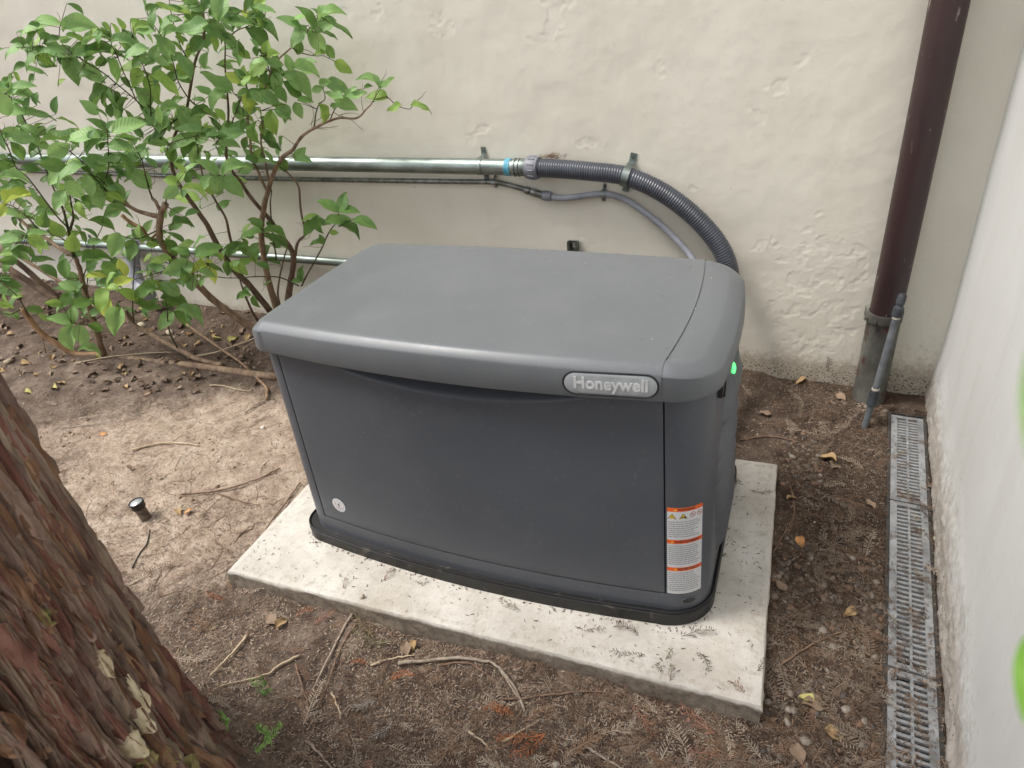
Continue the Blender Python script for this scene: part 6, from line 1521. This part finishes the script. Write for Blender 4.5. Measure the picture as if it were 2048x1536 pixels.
# dry needle clump wedged on the conduit fitting
mb = MB(); p = wp(1098, 314, .03)
for i in range(110):
    a = lr.uniform(0, 6.28); d = Vector((lr.uniform(-.5, 1), lr.uniform(-.3, .3), lr.uniform(.0, .6))).normalized(); q = Vector((lr.gauss(.01, .022), lr.uniform(-.01, .015), lr.uniform(-.008, .003)))
    mb.tube([q, q + d * lr.uniform(.008, .02)], .0007, 3)
tag(mb.build('needle_clump', M_TW[1], None, False, None, p), 'dry moss and needle clump lodged above the grey conduit fitting', 'needles')
p = wp(1655, 742, .02)
o = obj('needle_sprig', spray_me(2, lin(84, 70, 52), 90)); o.location = p; o.rotation_euler = (R(90), R(-80), 0); tag(o, 'dark sprig standing against the wall foot left of the downpipe', 'needle sprig')

# seedlings by the trunk
def seedling(px, py, n, h, colr, label):
    p = on_z(px, py, -.05); p[2] = float(gz(p[0], p[1])); e = empty('seedling', p, 0, label, 'seedling'); mt = mat_var('seedling_green', colr, tuple(min(1, c * 1.5) for c in colr[:3]) + (1,), 30, .6)
    mb = MB(); mb.tube([(0, 0, -.01), (.002, .002, h * .5), (.006, .0, h)], .0012, 5); mb.build('stalk', mt, e, True)
    for i in range(n):
        V, Q = SPR[lr.choice((0, 2, 5))]; el = R(lr.uniform(20, 60)); yw = lr.uniform(0, 6.28)
        M3 = np.array((Matrix.Rotation(yw, 3, 'Z') @ Matrix.Rotation(-el, 3, 'Y'))) * lr.uniform(.5, .8)
        mb = MB(); mb.add([tuple(M3 @ v + np.array([0, 0, h * lr.uniform(.3, 1)])) for v in V], [tuple(q) for q in Q]); mb.build('frond', mt, e, False)
seedling(470, 1500, 6, .03, lin(150, 190, 110), 'small bright green seedling at the foot of the trunk')
seedling(552, 1510, 4, .035, lin(150, 186, 110), 'thin green seedling at the bottom edge right of the trunk')
seedling(535, 1405, 3, .012, lin(110, 150, 80), 'tiny green sprout on the soil beside the trunk')

# sapling with two bright leaves close to the camera at the right edge
def at_depth(px, py, w): return CAM + ray(px, py) * w
s0 = np.array([1.74, -.62, float(gz(1.74, -.62))])
j1 = at_depth(2150, 1480, .45); j2 = at_depth(2125, 1240, .207); j3 = at_depth(2200, 900, .2); j4 = at_depth(2160, 600, .125)
sap = empty('sapling', s0, 0, 'bright green blurred sapling leaves at the right edge close to the camera', 'sapling')
mb = MB(); c_ = spline([s0, j1, j2, j3, j4], 6); mb.tube([q - s0 for q in c_], [.003 - .0018 * i / len(c_) for i in range(len(c_))], 7); mb.build('stem', M_TWIG, sap, True)
M_NEAR = leaf_mat('leaf_near', lin(120, 172, 66), lin(132, 182, 74), lin(168, 206, 100), .45)
def near_leaf(tip, base, wid, k):
    t3 = tip - base; L = np.linalg.norm(t3); t3 /= L; v = (tip + base) / 2 - CAM; v /= np.linalg.norm(v)
    n0 = -v - t3 * (-v @ t3); n0 /= np.linalg.norm(n0); n0 = n0 * .8 + np.array([0, 0, .5]); n0 -= t3 * (n0 @ t3); n0 /= np.linalg.norm(n0); bb = np.cross(n0, t3)
    q = MB(); q.grid(leaf_geom(k, .3, .2, .6)); me = mesh_data('leaf', q.v, q.f, M_NEAR, True); o = obj('leaf', me, sap); P = (tip + base) / 2 - s0
    o.matrix_basis = Matrix(((t3[0], bb[0], n0[0], P[0]), (t3[1], bb[1], n0[1], P[1]), (t3[2], bb[2], n0[2], P[2]), (0, 0, 0, 1))) @ Matrix.Diagonal((L, L * wid, L, 1))
near_leaf(at_depth(2050, 1450, .20), at_depth(2092, 1245, .205), .60, 0)
near_leaf(at_depth(2110, 1030, .12), at_depth(2125, 620, .125), .50, 0)
